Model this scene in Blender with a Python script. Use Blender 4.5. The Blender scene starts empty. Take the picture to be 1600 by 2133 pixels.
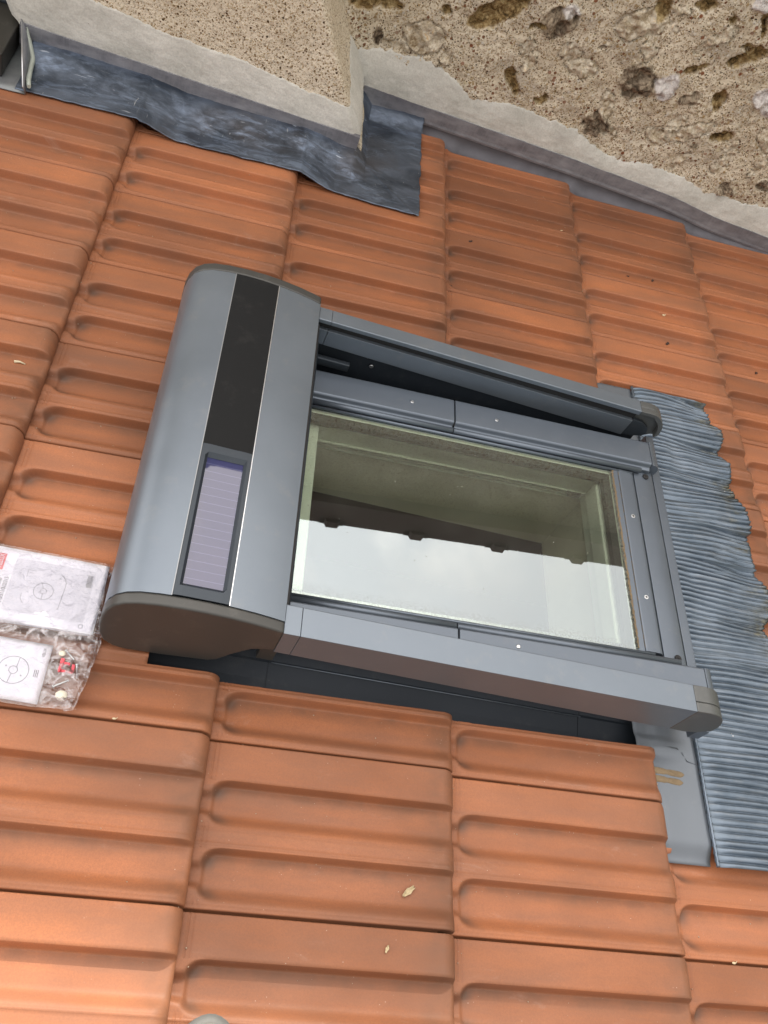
import bpy, bmesh, math, random
from mathutils import Matrix, Vector, noise
random.seed(7)
C = bpy.context.scene.collection
SC = bpy.context.scene

# ---------------------------------------------------------------- frame of the roof
SLOPE = math.radians(31)                 # x runs down the roof, y towards the neighbour's wall, z away from the tiles
M = Matrix.Rotation(SLOPE, 4, 'Y')
G, W, H = 0.3468, 0.21, 0.028            # tile gauge, cover width, rise of each course

# ---------------------------------------------------------------- camera
CAM_ROT = (2.502, 0.176, 0.407)
def rod(r):
    t = math.sqrt(sum(a*a for a in r)); k = [a/t for a in r]
    K = Matrix(((0, -k[2], k[1]), (k[2], 0, -k[0]), (-k[1], k[0], 0)))
    return Matrix.Identity(3) + K*math.sin(t) + (K@K)*(1-math.cos(t))
RC = rod(CAM_ROT)
CAM = Vector((0.2150, -1.4550, 1.1350)); FPX = 1788.85
cd = bpy.data.cameras.new('camera'); cam = bpy.data.objects.new('camera', cd); C.objects.link(cam)
cd.sensor_fit = 'HORIZONTAL'; cd.sensor_width = 36; cd.lens = FPX/1600*36
cd.clip_start = 0.02; cd.clip_end = 500
rot = Matrix((RC[0], -RC[1], -RC[2])).transposed().to_4x4()
cam.matrix_world = M @ Matrix.Translation(CAM) @ rot
SC.camera = cam
def pj(p):
    Y = RC @ (Vector(p)-CAM)
    return (FPX*Y.x/max(Y.z, 1e-3)+800, FPX*Y.y/max(Y.z, 1e-3)+1066.5, Y.z)

# ---------------------------------------------------------------- sky, sun, exposure
SUN = (M.to_3x3() @ Vector((0.10, 0.70, 0.68))).normalized()
world = bpy.data.worlds.new('World'); SC.world = world; world.use_nodes = True
wn, wl = world.node_tree.nodes, world.node_tree.links
wn.clear()
out = wn.new('ShaderNodeOutputWorld'); bg = wn.new('ShaderNodeBackground')
sky = wn.new('ShaderNodeTexSky'); sky.sky_type = 'NISHITA'; sky.sun_disc = False
sky.sun_elevation = math.asin(SUN.z); sky.sun_rotation = math.atan2(SUN.x, SUN.y)
sky.air_density = 1.0; sky.dust_density = 4.0; sky.ozone_density = 1.0
tc = wn.new('ShaderNodeTexCoord'); mp = wn.new('ShaderNodeMapping'); mp.inputs['Scale'].default_value = (1.0, 1.0, 1.6)
cn = wn.new('ShaderNodeTexNoise'); cn.inputs['Scale'].default_value = 4.2; cn.inputs['Detail'].default_value = 7; cn.inputs['Roughness'].default_value = 0.6
cr = wn.new('ShaderNodeValToRGB'); cr.color_ramp.elements[0].position = 0.36; cr.color_ramp.elements[0].color = (0.30, 0.30, 0.30, 1); cr.color_ramp.elements[1].position = 0.58
mx = wn.new('ShaderNodeMix'); mx.data_type = 'RGBA'; mx.inputs[7].default_value = (16.2, 15.0, 13.9, 1)
wl.new(tc.outputs['Generated'], mp.inputs[0]); wl.new(mp.outputs[0], cn.inputs['Vector']); wl.new(cn.outputs['Fac'], cr.inputs[0])
wl.new(cr.outputs[0], mx.inputs[0]); wl.new(sky.outputs[0], mx.inputs[6]); sx = wn.new('ShaderNodeSeparateXYZ'); wl.new(tc.outputs['Generated'], sx.inputs[0])
up = wn.new('ShaderNodeMapRange'); up.inputs['From Min'].default_value = 0.0; up.inputs['From Max'].default_value = 0.95; up.inputs['To Min'].default_value = 0.34; up.inputs['To Max'].default_value = 1.28
wl.new(sx.outputs[2], up.inputs['Value'])
vm = wn.new('ShaderNodeVectorMath'); vm.operation = 'SCALE'; wl.new(mx.outputs[2], vm.inputs[0]); sd = wn.new('ShaderNodeMath'); sd.operation = 'MULTIPLY_ADD'; sd.inputs[1].default_value = 0.45; sd.inputs[2].default_value = 1.0; wl.new(sx.outputs[1], sd.inputs[0])
sm_ = wn.new('ShaderNodeMath'); sm_.operation = 'MULTIPLY'; wl.new(up.outputs[0], sm_.inputs[0]); wl.new(sd.outputs[0], sm_.inputs[1])
wl.new(sm_.outputs[0], vm.inputs['Scale'])
wl.new(vm.outputs[0], bg.inputs['Color'])
bg.inputs['Strength'].default_value = 0.14
wl.new(bg.outputs[0], out.inputs[0])
sl = bpy.data.lights.new('sun', 'SUN'); so = bpy.data.objects.new('sun', sl); C.objects.link(so)
sl.energy = 4.2; sl.angle = math.radians(1.6); sl.color = (1.0, 0.93, 0.82)
so.rotation_euler = SUN.to_track_quat('Z', 'Y').to_euler()
SC.view_settings.view_transform = 'Standard'; SC.view_settings.look = 'None'
SC.view_settings.exposure = 0.33; SC.view_settings.gamma = 1

# ---------------------------------------------------------------- helpers
def fbm(x, y, z=0.0, o=4):
    return noise.fractal(Vector((x, y, z)), 1.0, 2.0, o)
def sst(a, b, x):
    t = min(1.0, max(0.0, (x-a)/(b-a))); return t*t*(3-2*t)

class MB:
    """collects vertices in roof coordinates, links them as one mesh object"""
    def __init__(s): s.v = []; s.f = []; s.a = {}; s.sm = []
    def vert(s, p): s.v.append(Vector(p)); return len(s.v)-1
    def face(s, idx, smooth=False): s.f.append(tuple(idx)); s.sm.append(smooth)
    def grid(s, nu, nv, fn, smooth=True, skip=None, flip=False, closeu=False):
        b = len(s.v)
        for i in range(nu):
            for j in range(nv): s.v.append(Vector(fn(i, j)))
        for i in range(nu if closeu else nu-1):
            for j in range(nv-1):
                if skip and skip(i, j): continue
                i2 = (i+1) % nu
                q = (b+i*nv+j, b+i2*nv+j, b+i2*nv+j+1, b+i*nv+j+1)
                s.face(q[::-1] if flip else q, smooth)
        return b
    def box(s, x0, x1, y0, y1, z0, z1, fn=None):
        c = [(x, y, z) for x in (x0, x1) for y in (y0, y1) for z in (z0, z1)]
        b = len(s.v)
        for p in c: s.v.append(Vector(fn(*p) if fn else p))
        for q in ((0,1,3,2), (4,6,7,5), (0,4,5,1), (2,3,7,6), (0,2,6,4), (1,5,7,3)): s.face([b+k for k in q])
    def prism(s, pts, fn, a0, a1, smooth=False):
        """closed outline pts swept from a0 to a1; fn(p, a) -> xyz"""
        n = len(pts); b = len(s.v)
        for a in (a0, a1):
            for p in pts: s.v.append(Vector(fn(p, a)))
        for i in range(n):
            j = (i+1) % n; s.face((b+i, b+j, b+n+j, b+n+i), smooth)
        s.face([b+i for i in range(n)][::-1]); s.face([b+n+i for i in range(n)])
    def tube(s, pts, r, n=8):
        b = len(s.v); k = len(pts)
        for i, p in enumerate(pts):
            p = Vector(p); d = (Vector(pts[min(i+1, k-1)])-Vector(pts[max(i-1, 0)])).normalized()
            u = d.orthogonal().normalized(); w = d.cross(u)
            rr = r[i] if isinstance(r, (list, tuple)) else r
            for a in range(n):
                t = 2*math.pi*a/n; s.v.append(p+(u*math.cos(t)+w*math.sin(t))*rr)
        for i in range(k-1):
            for a in range(n):
                a2 = (a+1) % n; s.face((b+i*n+a, b+i*n+a2, b+(i+1)*n+a2, b+(i+1)*n+a), True)
        s.face([b+a for a in range(n)][::-1]); s.face([b+(k-1)*n+a for a in range(n)])
    def disc(s, c, r, h, n=16, r2=None, ax=(0, 0, 1)):
        c = Vector(c); ax = Vector(ax).normalized()
        s.tube([c, c+ax*h*0.6, c+ax*h], [r, r, (r2 if r2 is not None else r*0.75)], n)
    def ball(s, c, r, sc=(1, 1, 1), n=8, jit=0.0, rz=0.0):
        b = len(s.v); ca, sa = math.cos(rz), math.sin(rz)
        for i in range(n+1):
            th = math.pi*i/n
            for j in range(n*2):
                ph = math.pi*j/n
                k = 1+jit*fbm(3*math.sin(th)*math.cos(ph)+c[0]*50, 3*math.sin(th)*math.sin(ph), 3*math.cos(th), 2)
                x, y, z = (r*k*sc[0]*math.sin(th)*math.cos(ph), r*k*sc[1]*math.sin(th)*math.sin(ph), r*k*sc[2]*math.cos(th))
                s.v.append(Vector((c[0]+ca*x-sa*y, c[1]+sa*x+ca*y, c[2]+z)))
        for i in range(n):
            for j in range(2*n):
                j2 = (j+1) % (2*n); s.face((b+i*2*n+j, b+(i+1)*2*n+j, b+(i+1)*2*n+j2, b+i*2*n+j2), True)
    def mesh(s, name, loc, mat):
        me = bpy.data.meshes.new(name)
        l = Vector(loc)
        me.from_pydata([v-l for v in s.v], [], s.f)
        me.polygons.foreach_set('use_smooth', s.sm)
        me.materials.append(mat)
        for an, vals in s.a.items():
            at = me.attributes.new(an, 'FLOAT', 'POINT'); at.data.foreach_set('value', vals)
        me.update(); return me
    def build(s, name, mat, parent=None, loc=None, bevel=0, seg=2, clean=True):
        """as a part of a thing (parent) or as a top-level object at loc"""
        if parent is not None: loc = parent['_o']
        elif loc is None:
            n = len(s.v); loc = [sum(v[k] for v in s.v)/n for k in range(3)]
        me = s.mesh(name, loc, mat)
        bm = bmesh.new(); bm.from_mesh(me)
        if clean: bmesh.ops.remove_doubles(bm, verts=bm.verts, dist=1e-6)
        bm.to_mesh(me); bm.free()
        o = bpy.data.objects.new(name, me); C.objects.link(o)
        if parent is not None: o.parent = parent; o['_o'] = tuple(loc)
        else: o.matrix_world = M @ Matrix.Translation(loc)
        if bevel:
            m = o.modifiers.new('bevel', 'BEVEL'); m.width = bevel; m.segments = seg; m.limit_method = 'ANGLE'; m.angle_limit = math.radians(35)
            m.harden_normals = False
            for p in me.polygons: p.use_smooth = True
            wmod = o.modifiers.new('wn', 'WEIGHTED_NORMAL'); wmod.keep_sharp = True
        return o
def thing(name, label, cat, loc, group=None):
    o = bpy.data.objects.new(name, None); C.objects.link(o)
    o.matrix_world = M @ Matrix.Translation(loc); o.empty_display_size = 0.05
    o['_o'] = tuple(loc); o['label'] = label; o['category'] = cat
    if group: o['group'] = group
    return o
def tag(o, label, cat, group=None, kind=None):
    if kind: o['kind'] = kind
    else: o['label'] = label; o['category'] = cat
    if group: o['group'] = group
    return o

# ---------------------------------------------------------------- materials
class NT:
    def __init__(s, name):
        s.m = bpy.data.materials.new(name); s.m.use_nodes = True; s.t = s.m.node_tree; s.n = s.t.nodes; s.l = s.t.links
        s.b = s.n['Principled BSDF']; s._c = None
    def co(s):
        if not s._c: s._c = s.n.new('ShaderNodeTexCoord')
        return s._c.outputs['Object']
    def put(s, a, b):
        if isinstance(a, (int, float)): b.default_value = a
        elif isinstance(a, tuple): b.default_value = a if len(a) == 4 or b.type == 'VECTOR' else (*a, 1)
        else: s.l.new(a, b)
    def map(s, scale=(1, 1, 1), loc=(0, 0, 0), vec=None):
        n = s.n.new('ShaderNodeMapping'); s.put(vec or s.co(), n.inputs[0]); n.inputs['Scale'].default_value = scale; s.put(loc, n.inputs['Location']); return n.outputs[0]
    def noise(s, scale, detail=4, rough=0.55, vec=None, w=None, dist=0):
        n = s.n.new('ShaderNodeTexNoise'); n.inputs['Scale'].default_value = scale; n.inputs['Detail'].default_value = detail
        n.inputs['Roughness'].default_value = rough; n.inputs['Distortion'].default_value = dist
        if w is not None: n.noise_dimensions = '4D'; s.put(w, n.inputs['W'])
        s.put(vec or s.co(), n.inputs['Vector']); return n.outputs['Fac']
    def voro(s, scale, vec=None, out='Distance', feat='F1', rnd=1.0):
        n = s.n.new('ShaderNodeTexVoronoi'); n.feature = feat; n.inputs['Scale'].default_value = scale; n.inputs['Randomness'].default_value = rnd
        s.put(vec or s.co(), n.inputs['Vector']); return n.outputs[out]
    def ramp(s, fac, *stops):
        n = s.n.new('ShaderNodeValToRGB'); e = n.color_ramp.elements
        while len(e) < len(stops): e.new(0.5)
        for k, (p, c) in enumerate(stops):
            e[k].position = p; e[k].color = (c, c, c, 1) if isinstance(c, (int, float)) else (*c, 1)
        s.put(fac, n.inputs[0]); return n.outputs[0]
    def mix(s, fac, a, b, mode='MIX'):
        n = s.n.new('ShaderNodeMix'); n.data_type = 'RGBA'; n.blend_type = mode
        s.put(fac, n.inputs[0]); s.put(a, n.inputs[6]); s.put(b, n.inputs[7]); return n.outputs[2]
    def math(s, op, a, b=0.0, c=None, clamp=False):
        n = s.n.new('ShaderNodeMath'); n.operation = op; n.use_clamp = clamp; s.put(a, n.inputs[0]); s.put(b, n.inputs[1])
        if c is not None: s.put(c, n.inputs[2])
        return n.outputs[0]
    def attr(s, name):
        n = s.n.new('ShaderNodeAttribute'); n.attribute_name = name; return n.outputs['Fac']
    def rnd(s): return s.n.new('ShaderNodeObjectInfo').outputs['Random']
    def bump(s, h, strength=0.3, dist=0.001, nrm=None):
        n = s.n.new('ShaderNodeBump'); n.inputs['Strength'].default_value = strength; n.inputs['Distance'].default_value = dist
        s.put(h, n.inputs['Height'])
        if nrm is not None: s.l.new(nrm, n.inputs['Normal'])
        return n.outputs[0]
    def set(s, color=None, rough=None, metal=None, normal=None, spec=None, **k):
        for key, v in (('Base Color', color), ('Roughness', rough), ('Metallic', metal), ('Normal', normal), ('Specular IOR Level', spec)):
            if v is not None: s.put(v, s.b.inputs[key])
        for key, v in k.items(): s.put(v, s.b.inputs[key.replace('_', ' ')])
        return s.m

def mat_clay():
    t = NT('terracotta'); r = t.rnd(); w = t.math('MULTIPLY', r, 40.0)
    big = t.noise(5.5, 4, 0.5, vec=t.map((0.55, 1.3, 1)), w=w)
    streak = t.noise(16, 5, 0.6, vec=t.map((0.35, 2.4, 1)), w=w)
    col = t.mix(t.ramp(big, (0.33, 0.0), (0.68, 1.0)), (0.285, 0.108, 0.048), (0.520, 0.192, 0.080))
    col = t.mix(t.ramp(streak, (0.30, 0.55), (0.60, 0.0)), col, (0.235, 0.118, 0.076))
    smoke_shade = t.attr('smoke_shade')
    sm = t.math('MULTIPLY', smoke_shade, t.ramp(t.noise(30, 4, 0.6, w=w), (0.3, 0.35), (0.65, 1.0)))
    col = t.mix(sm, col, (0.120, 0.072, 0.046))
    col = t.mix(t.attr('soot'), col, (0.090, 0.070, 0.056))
    fine = t.noise(500, 3, 0.8, w=w)
    col = t.mix(t.ramp(fine, (0.38, 0.34), (0.60, 0.0)), col, (0.20, 0.085, 0.05))
    # pale dust scuffs and lime specks
    sp = t.voro(150, t.map((1, 1, 1), loc=(3, 1, 0)))
    spk = t.math('MULTIPLY', t.ramp(sp, (0.07, 1.0), (0.11, 0.0)), t.ramp(t.noise(35, 2, 0.5, w=w), (0.60, 0.0), (0.66, 1.0)))
    col = t.mix(t.math('MULTIPLY', spk, 0.7), col, (0.60, 0.47, 0.38))
    sc = t.noise(11, 6, 0.75, vec=t.map((0.7, 2.2, 1)), w=t.math('ADD', w, 9.0), dist=1.2)
    col = t.mix(t.ramp(sc, (0.60, 0.0), (0.76, 0.28)), col, (0.46, 0.33, 0.27))
    # every tile a little lighter or darker
    hsv = t.n.new('ShaderNodeHueSaturation'); t.put(col, hsv.inputs['Color'])
    t.put(t.math('MULTIPLY_ADD', r, 0.40, 0.80), hsv.inputs['Value']); hsv.inputs['Saturation'].default_value = 1.0
    h = t.math('ADD', t.math('MULTIPLY', t.noise(420, 3, 0.6), 0.5), t.math('MULTIPLY', t.noise(60, 3, 0.5, w=w), 0.8))
    return t.set(hsv.outputs[0], t.ramp(big, (0.3, 0.62), (0.7, 0.50)), 0, t.bump(h, 0.35, 0.0006), 0.38)
def mat_paint(name, base, metal=0.35, rough=0.42, dust=0.12, spec=0.5, peel=0.12):
    t = NT(name)
    n = t.noise(7, 5, 0.6); n2 = t.noise(160, 3, 0.6)
    col = t.mix(t.ramp(n, (0.35, 0.0), (0.75, dust)), base, tuple(min(1, c*1.5+0.05) for c in base))
    col = t.mix(t.ramp(t.noise(26, 6, 0.7), (0.56, 0.0), (0.74, dust*0.9)), col, (0.34, 0.33, 0.30))
    spk = t.ramp(t.voro(60), (0.035, 0.5), (0.055, 0.0))
    spk = t.math('MULTIPLY', spk, t.ramp(t.noise(14, 2), (0.60, 0.0), (0.66, 1.0)))
    col = t.mix(spk, col, (0.55, 0.55, 0.53))
    rg = t.math('ADD', t.math('MULTIPLY', n, 0.16), rough-0.08)
    return t.set(col, rg, metal, t.bump(n2, peel, 0.0003), spec)
def mat_plain(name, base, rough=0.5, metal=0.0, bump=0.1, scale=200, spec=0.5, var=0.15):
    t = NT(name); n = t.noise(scale*0.1, 5, 0.6)
    col = t.mix(n, tuple(c*(1-var) for c in base), tuple(min(1, c*(1+var)) for c in base))
    return t.set(col, rough, metal, t.bump(t.noise(scale, 3, 0.6), bump, 0.0005), spec)
def mat_lead():
    t = NT('lead sheet')
    a = t.noise(9, 6, 0.62, vec=t.map((1, 1.6, 1)), dist=0.8)
    col = t.mix(t.ramp(a, (0.35, 0.0), (0.62, 1.0)), (0.052, 0.068, 0.096), (0.145, 0.180, 0.240))
    col = t.mix(t.ramp(t.noise(5, 3, 0.5), (0.52, 0.0), (0.68, 0.5)), col, (0.085, 0.070, 0.060))
    b = t.noise(24, 8, 0.72, vec=t.map((0.7, 2.2, 1), loc=(5, 2, 0)), dist=0.7)
    bl = t.math('MULTIPLY', t.ramp(b, (0.48, 0.0), (0.62, 1.0)), t.ramp(t.noise(6, 4, 0.6, vec=t.map((0.6, 1.6, 1), loc=(1, 8, 0))), (0.38, 0.0), (0.55, 1.0)))
    col = t.mix(t.math('MULTIPLY', bl, 0.40), col, (0.36, 0.47, 0.66))
    scr = t.ramp(t.noise(70, 3, 0.5, vec=t.map((0.35, 3.5, 1)), dist=0.6), (0.66, 0.0), (0.70, 0.8))
    scr = t.math('MULTIPLY', scr, t.ramp(t.noise(12, 2), (0.54, 0.0), (0.6, 1.0)))
    col = t.mix(scr, col, (0.55, 0.62, 0.72))
    scv = t.ramp(t.noise(60, 3, 0.5, vec=t.map((3.5, 0.5, 1)), dist=0.9), (0.68, 0.0), (0.72, 0.9))
    scv = t.math('MULTIPLY', scv, t.ramp(t.noise(10, 2, 0.5, vec=t.map((1, 1, 1), loc=(4, 4, 4))), (0.55, 0.0), (0.6, 1.0)))
    col = t.mix(scv, col, (0.6, 0.64, 0.68))
    return t.set(col, t.ramp(a, (0.3, 0.30), (0.7, 0.48)), 0.65, t.bump(t.math('ADD', t.noise(22, 5, 0.6, dist=0.5), t.math('MULTIPLY', b, 0.3)), 0.5, 0.004), 0.5)
def mat_zinc(name='weathered zinc', base=(0.185, 0.195, 0.225), lite=(0.36, 0.37, 0.41)):
    t = NT(name)
    a = t.noise(14, 6, 0.65, vec=t.map((1.2, 1, 3)))
    v = t.noise(190, 4, 0.7, vec=t.map((1, 0.12, 0.12)))
    col = t.mix(t.ramp(a, (0.35, 0.0), (0.7, 1.0)), base, lite)
    col = t.mix(t.ramp(v, (0.42, 0.0), (0.7, 0.5)), col, (0.33, 0.34, 0.37))
    col = t.mix(t.ramp(t.noise(4, 4), (0.5, 0.0), (0.7, 0.4)), col, (0.125, 0.105, 0.120))
    return t.set(col, t.ramp(a, (0.3, 0.42), (0.7, 0.6)), 0.45, t.bump(a, 0.25, 0.002), 0.5)
def mat_mortar():
    t = NT('grey mortar')
    a = t.noise(9, 7, 0.65); f = t.noise(260, 4, 0.7); s = t.noise(40, 5, 0.65, vec=t.map((0.5, 1, 1.6)))
    col = t.mix(t.ramp(a, (0.34, 0.0), (0.66, 1.0)), (0.52, 0.52, 0.48), (0.74, 0.735, 0.69))
    col = t.mix(t.ramp(f, (0.35, 0.25), (0.6, 0.0)), col, (0.22, 0.21, 0.18))
    col = t.mix(t.ramp(s, (0.55, 0.0), (0.7, 0.45)), col, (0.62, 0.62, 0.60))
    hole = t.ramp(t.voro(130), (0.05, 1.0), (0.09, 0.0)); hole = t.math('MULTIPLY', hole, t.ramp(t.noise(25), (0.55, 0.0), (0.62, 1.0)))
    col = t.mix(hole, col, (0.12, 0.11, 0.09))
    h = t.math('ADD', t.math('MULTIPLY', f, 0.4), t.math('ADD', s, t.math('MULTIPLY', hole, -1.0)))
    return t.set(col, 0.92, 0, t.bump(h, 0.6, 0.0022), 0.2)
def grains(t, col, scale, amt, cols, thr=0.5, loc=(0, 0, 0)):
    """sand grains of their own colours scattered in a render"""
    m = t.map((1, 1, 1), loc=loc)
    n = t.n.new('ShaderNodeTexVoronoi'); n.inputs['Scale'].default_value = scale; t.l.new(m, n.inputs['Vector'])
    sep = t.n.new('ShaderNodeSeparateColor'); t.l.new(n.outputs['Color'], sep.inputs[0])
    k = len(cols); gc = t.ramp(sep.outputs[0], *[((i+0.5)/k, c) for i, c in enumerate(cols)])
    pick = t.math('GREATER_THAN', sep.outputs[1], 1-amt)
    body = t.ramp(n.outputs['Distance'], (thr*0.75, 1.0), (thr, 0.0))
    fac = t.math('MULTIPLY', pick, body)
    return t.mix(fac, col, gc), fac
def mat_rubble():
    t = NT('sandy rubble wall')
    a = t.noise(8, 6, 0.65)
    col = t.mix(t.ramp(a, (0.35, 0.0), (0.65, 1.0)), (0.62, 0.54, 0.41), (0.78, 0.705, 0.57))
    col = t.mix(t.ramp(t.noise(13, 5, 0.6, vec=t.map((1, 1, 1), loc=(7, 0, 3))), (0.50, 0.0), (0.68, 0.6)), col, (0.40, 0.355, 0.30))
    col, g1 = grains(t, col, 330, 0.5, [(0.20, 0.145, 0.08), (0.58, 0.46, 0.30), (0.30, 0.20, 0.10), (0.66, 0.60, 0.48), (0.45, 0.33, 0.18)], 0.62)
    col, g2 = grains(t, col, 120, 0.36, [(0.70, 0.62, 0.48), (0.74, 0.70, 0.62), (0.40, 0.28, 0.14), (0.50, 0.42, 0.30), (0.22, 0.11, 0.06)], 0.46, (3, 5, 1))
    col, g3 = grains(t, col, 60, 0.12, [(0.60, 0.52, 0.36), (0.50, 0.42, 0.32), (0.25, 0.10, 0.05)], 0.30, (8, 2, 5))
    col, g4 = grains(t, col, 260, 0.05, [(0.04, 0.03, 0.02), (0.07, 0.045, 0.02)], 0.45, (1, 9, 4))
    st = t.attr('stone'); dk = t.attr('dark'); wh = t.attr('white'); cv = t.attr('cav')
    vein = t.noise(34, 8, 0.72, dist=1.4)
    stc = t.ramp(vein, (0.34, (0.26, 0.19, 0.11)), (0.45, (0.55, 0.46, 0.33)), (0.57, (0.76, 0.70, 0.58)), (0.70, (0.66, 0.42, 0.16)))
    col = t.mix(st, col, stc)
    dkc = t.ramp(vein, (0.36, (0.060, 0.046, 0.032)), (0.47, (0.22, 0.17, 0.12)), (0.60, (0.46, 0.38, 0.28)))
    col = t.mix(dk, col, dkc)
    whc = t.ramp(vein, (0.34, (0.30, 0.25, 0.23)), (0.44, (0.62, 0.58, 0.56)), (0.60, (0.78, 0.75, 0.72)), (0.72, (0.60, 0.36, 0.16)))
    col = t.mix(wh, col, whc)
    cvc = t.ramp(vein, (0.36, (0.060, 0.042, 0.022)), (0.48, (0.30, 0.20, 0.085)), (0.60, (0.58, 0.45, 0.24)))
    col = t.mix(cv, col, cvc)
    h = t.math('ADD', t.math('MULTIPLY', t.noise(210, 4, 0.7), 0.7), t.math('ADD', t.math('MULTIPLY', t.math('ADD', g2, g1), 0.45), t.math('MULTIPLY', g4, -0.8)))
    return t.set(col, 0.93, 0, t.bump(h, 0.9, 0.003), 0.2)
def mat_roughcast():
    t = NT('pebbly render')
    a = t.noise(7, 5, 0.6)
    col = t.mix(t.ramp(a, (0.35, 0.0), (0.65, 1.0)), (0.74, 0.66, 0.52), (0.84, 0.76, 0.62))
    col, g1 = grains(t, col, 300, 0.55, [(0.36, 0.26, 0.15), (0.70, 0.60, 0.44), (0.50, 0.38, 0.22), (0.74, 0.66, 0.52)], 0.6)
    col, g2 = grains(t, col, 190, 0.16, [(0.20, 0.14, 0.08), (0.36, 0.23, 0.11), (0.22, 0.15, 0.09), (0.68, 0.62, 0.50)], 0.42, (4, 2, 7))
    col, g3 = grains(t, col, 130, 0.03, [(0.09, 0.065, 0.04), (0.14, 0.08, 0.03)], 0.34, (2, 7, 7))
    h = t.math('ADD', t.noise(230, 4, 0.7), t.math('ADD', t.math('MULTIPLY', g1, 0.4), t.math('MULTIPLY', t.math('ADD', g2, g3), -0.7)))
    return t.set(col, 0.92, 0, t.bump(h, 0.9, 0.0024), 0.2)
def mat_glass():
    t = NT('coated window glass'); t.n.remove(t.b); o = t.n['Material Output']
    tr = t.n.new('ShaderNodeBsdfTransparent'); tr.inputs[0].default_value = (0.93, 1.0, 0.91, 1)
    gl = t.n.new('ShaderNodeBsdfGlossy'); gl.inputs['Roughness'].default_value = 0.012; gl.inputs[0].default_value = (0.80, 0.92, 1.0, 1)
    lw = t.n.new('ShaderNodeFresnel'); lw.inputs[0].default_value = 1.5
    fac = t.math('MULTIPLY_ADD', lw.outputs[0], 2.0, 0.165, clamp=True)
    m1 = t.n.new('ShaderNodeMixShader'); t.put(fac, m1.inputs[0]); t.l.new(tr.outputs[0], m1.inputs[1]); t.l.new(gl.outputs[0], m1.inputs[2])
    df = t.n.new('ShaderNodeBsdfDiffuse'); df.inputs[0].default_value = (0.34, 0.35, 0.30, 1)
    dust = t.ramp(t.noise(420, 4, 0.8), (0.52, 0.0), (0.76, 0.26))
    film = t.math('MULTIPLY', t.ramp(t.noise(6, 6, 0.65), (0.35, 0.03), (0.7, 0.10)), 1.0)
    spk = t.math('MULTIPLY', t.ramp(t.voro(75), (0.05, 0.9), (0.08, 0.0)), t.ramp(t.noise(22, 2), (0.54, 0.0), (0.58, 1.0)))
    fc = t.math('MAXIMUM', t.math('MAXIMUM', t.math('MULTIPLY', dust, t.ramp(t.noise(9, 4), (0.35, 0.3), (0.6, 1.0))), film), spk)
    fc = t.math('MAXIMUM', fc, t.math('MULTIPLY', t.attr('edge'), t.ramp(t.noise(240, 3, 0.7), (0.35, 0.2), (0.6, 0.95))))
    m2 = t.n.new('ShaderNodeMixShader'); t.put(fc, m2.inputs[0]); t.l.new(m1.outputs[0], m2.inputs[1]); t.l.new(df.outputs[0], m2.inputs[2])
    t.l.new(m2.outputs[0], o.inputs[0]); return t.m
def mat_film():
    t = NT('clear plastic film'); t.n.remove(t.b); o = t.n['Material Output']
    tr = t.n.new('ShaderNodeBsdfTransparent'); tr.inputs[0].default_value = (0.95, 0.95, 0.97, 1)
    gl = t.n.new('ShaderNodeBsdfGlossy'); gl.inputs['Roughness'].default_value = 0.10
    df = t.n.new('ShaderNodeBsdfDiffuse'); df.inputs[0].default_value = (0.82, 0.80, 0.84, 1)
    fr = t.n.new('ShaderNodeFresnel'); fr.inputs[0].default_value = 1.45
    bp_ = t.bump(t.noise(45, 4, 0.6, dist=1.0), 0.5, 0.006)
    t.l.new(bp_, gl.inputs['Normal']); t.l.new(bp_, fr.inputs['Normal'])
    m1 = t.n.new('ShaderNodeMixShader'); t.put(t.math('MULTIPLY_ADD', fr.outputs[0], 2.2, 0.03, clamp=True), m1.inputs[0]); t.l.new(tr.outputs[0], m1.inputs[1]); t.l.new(gl.outputs[0], m1.inputs[2])
    m2 = t.n.new('ShaderNodeMixShader'); t.put(t.math('MULTIPLY', t.ramp(t.noise(42, 6, 0.62, dist=2.6), (0.46, 0.06), (0.66, 0.75)), t.math('MULTIPLY_ADD', t.attr('loose'), 0.66, 0.08)), m2.inputs[0]); t.l.new(m1.outputs[0], m2.inputs[1]); t.l.new(df.outputs[0], m2.inputs[2])  # whitish noise painted in as crumple highlights, strongest where the film is loose
    t.l.new(m2.outputs[0], o.inputs[0]); return t.m
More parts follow.
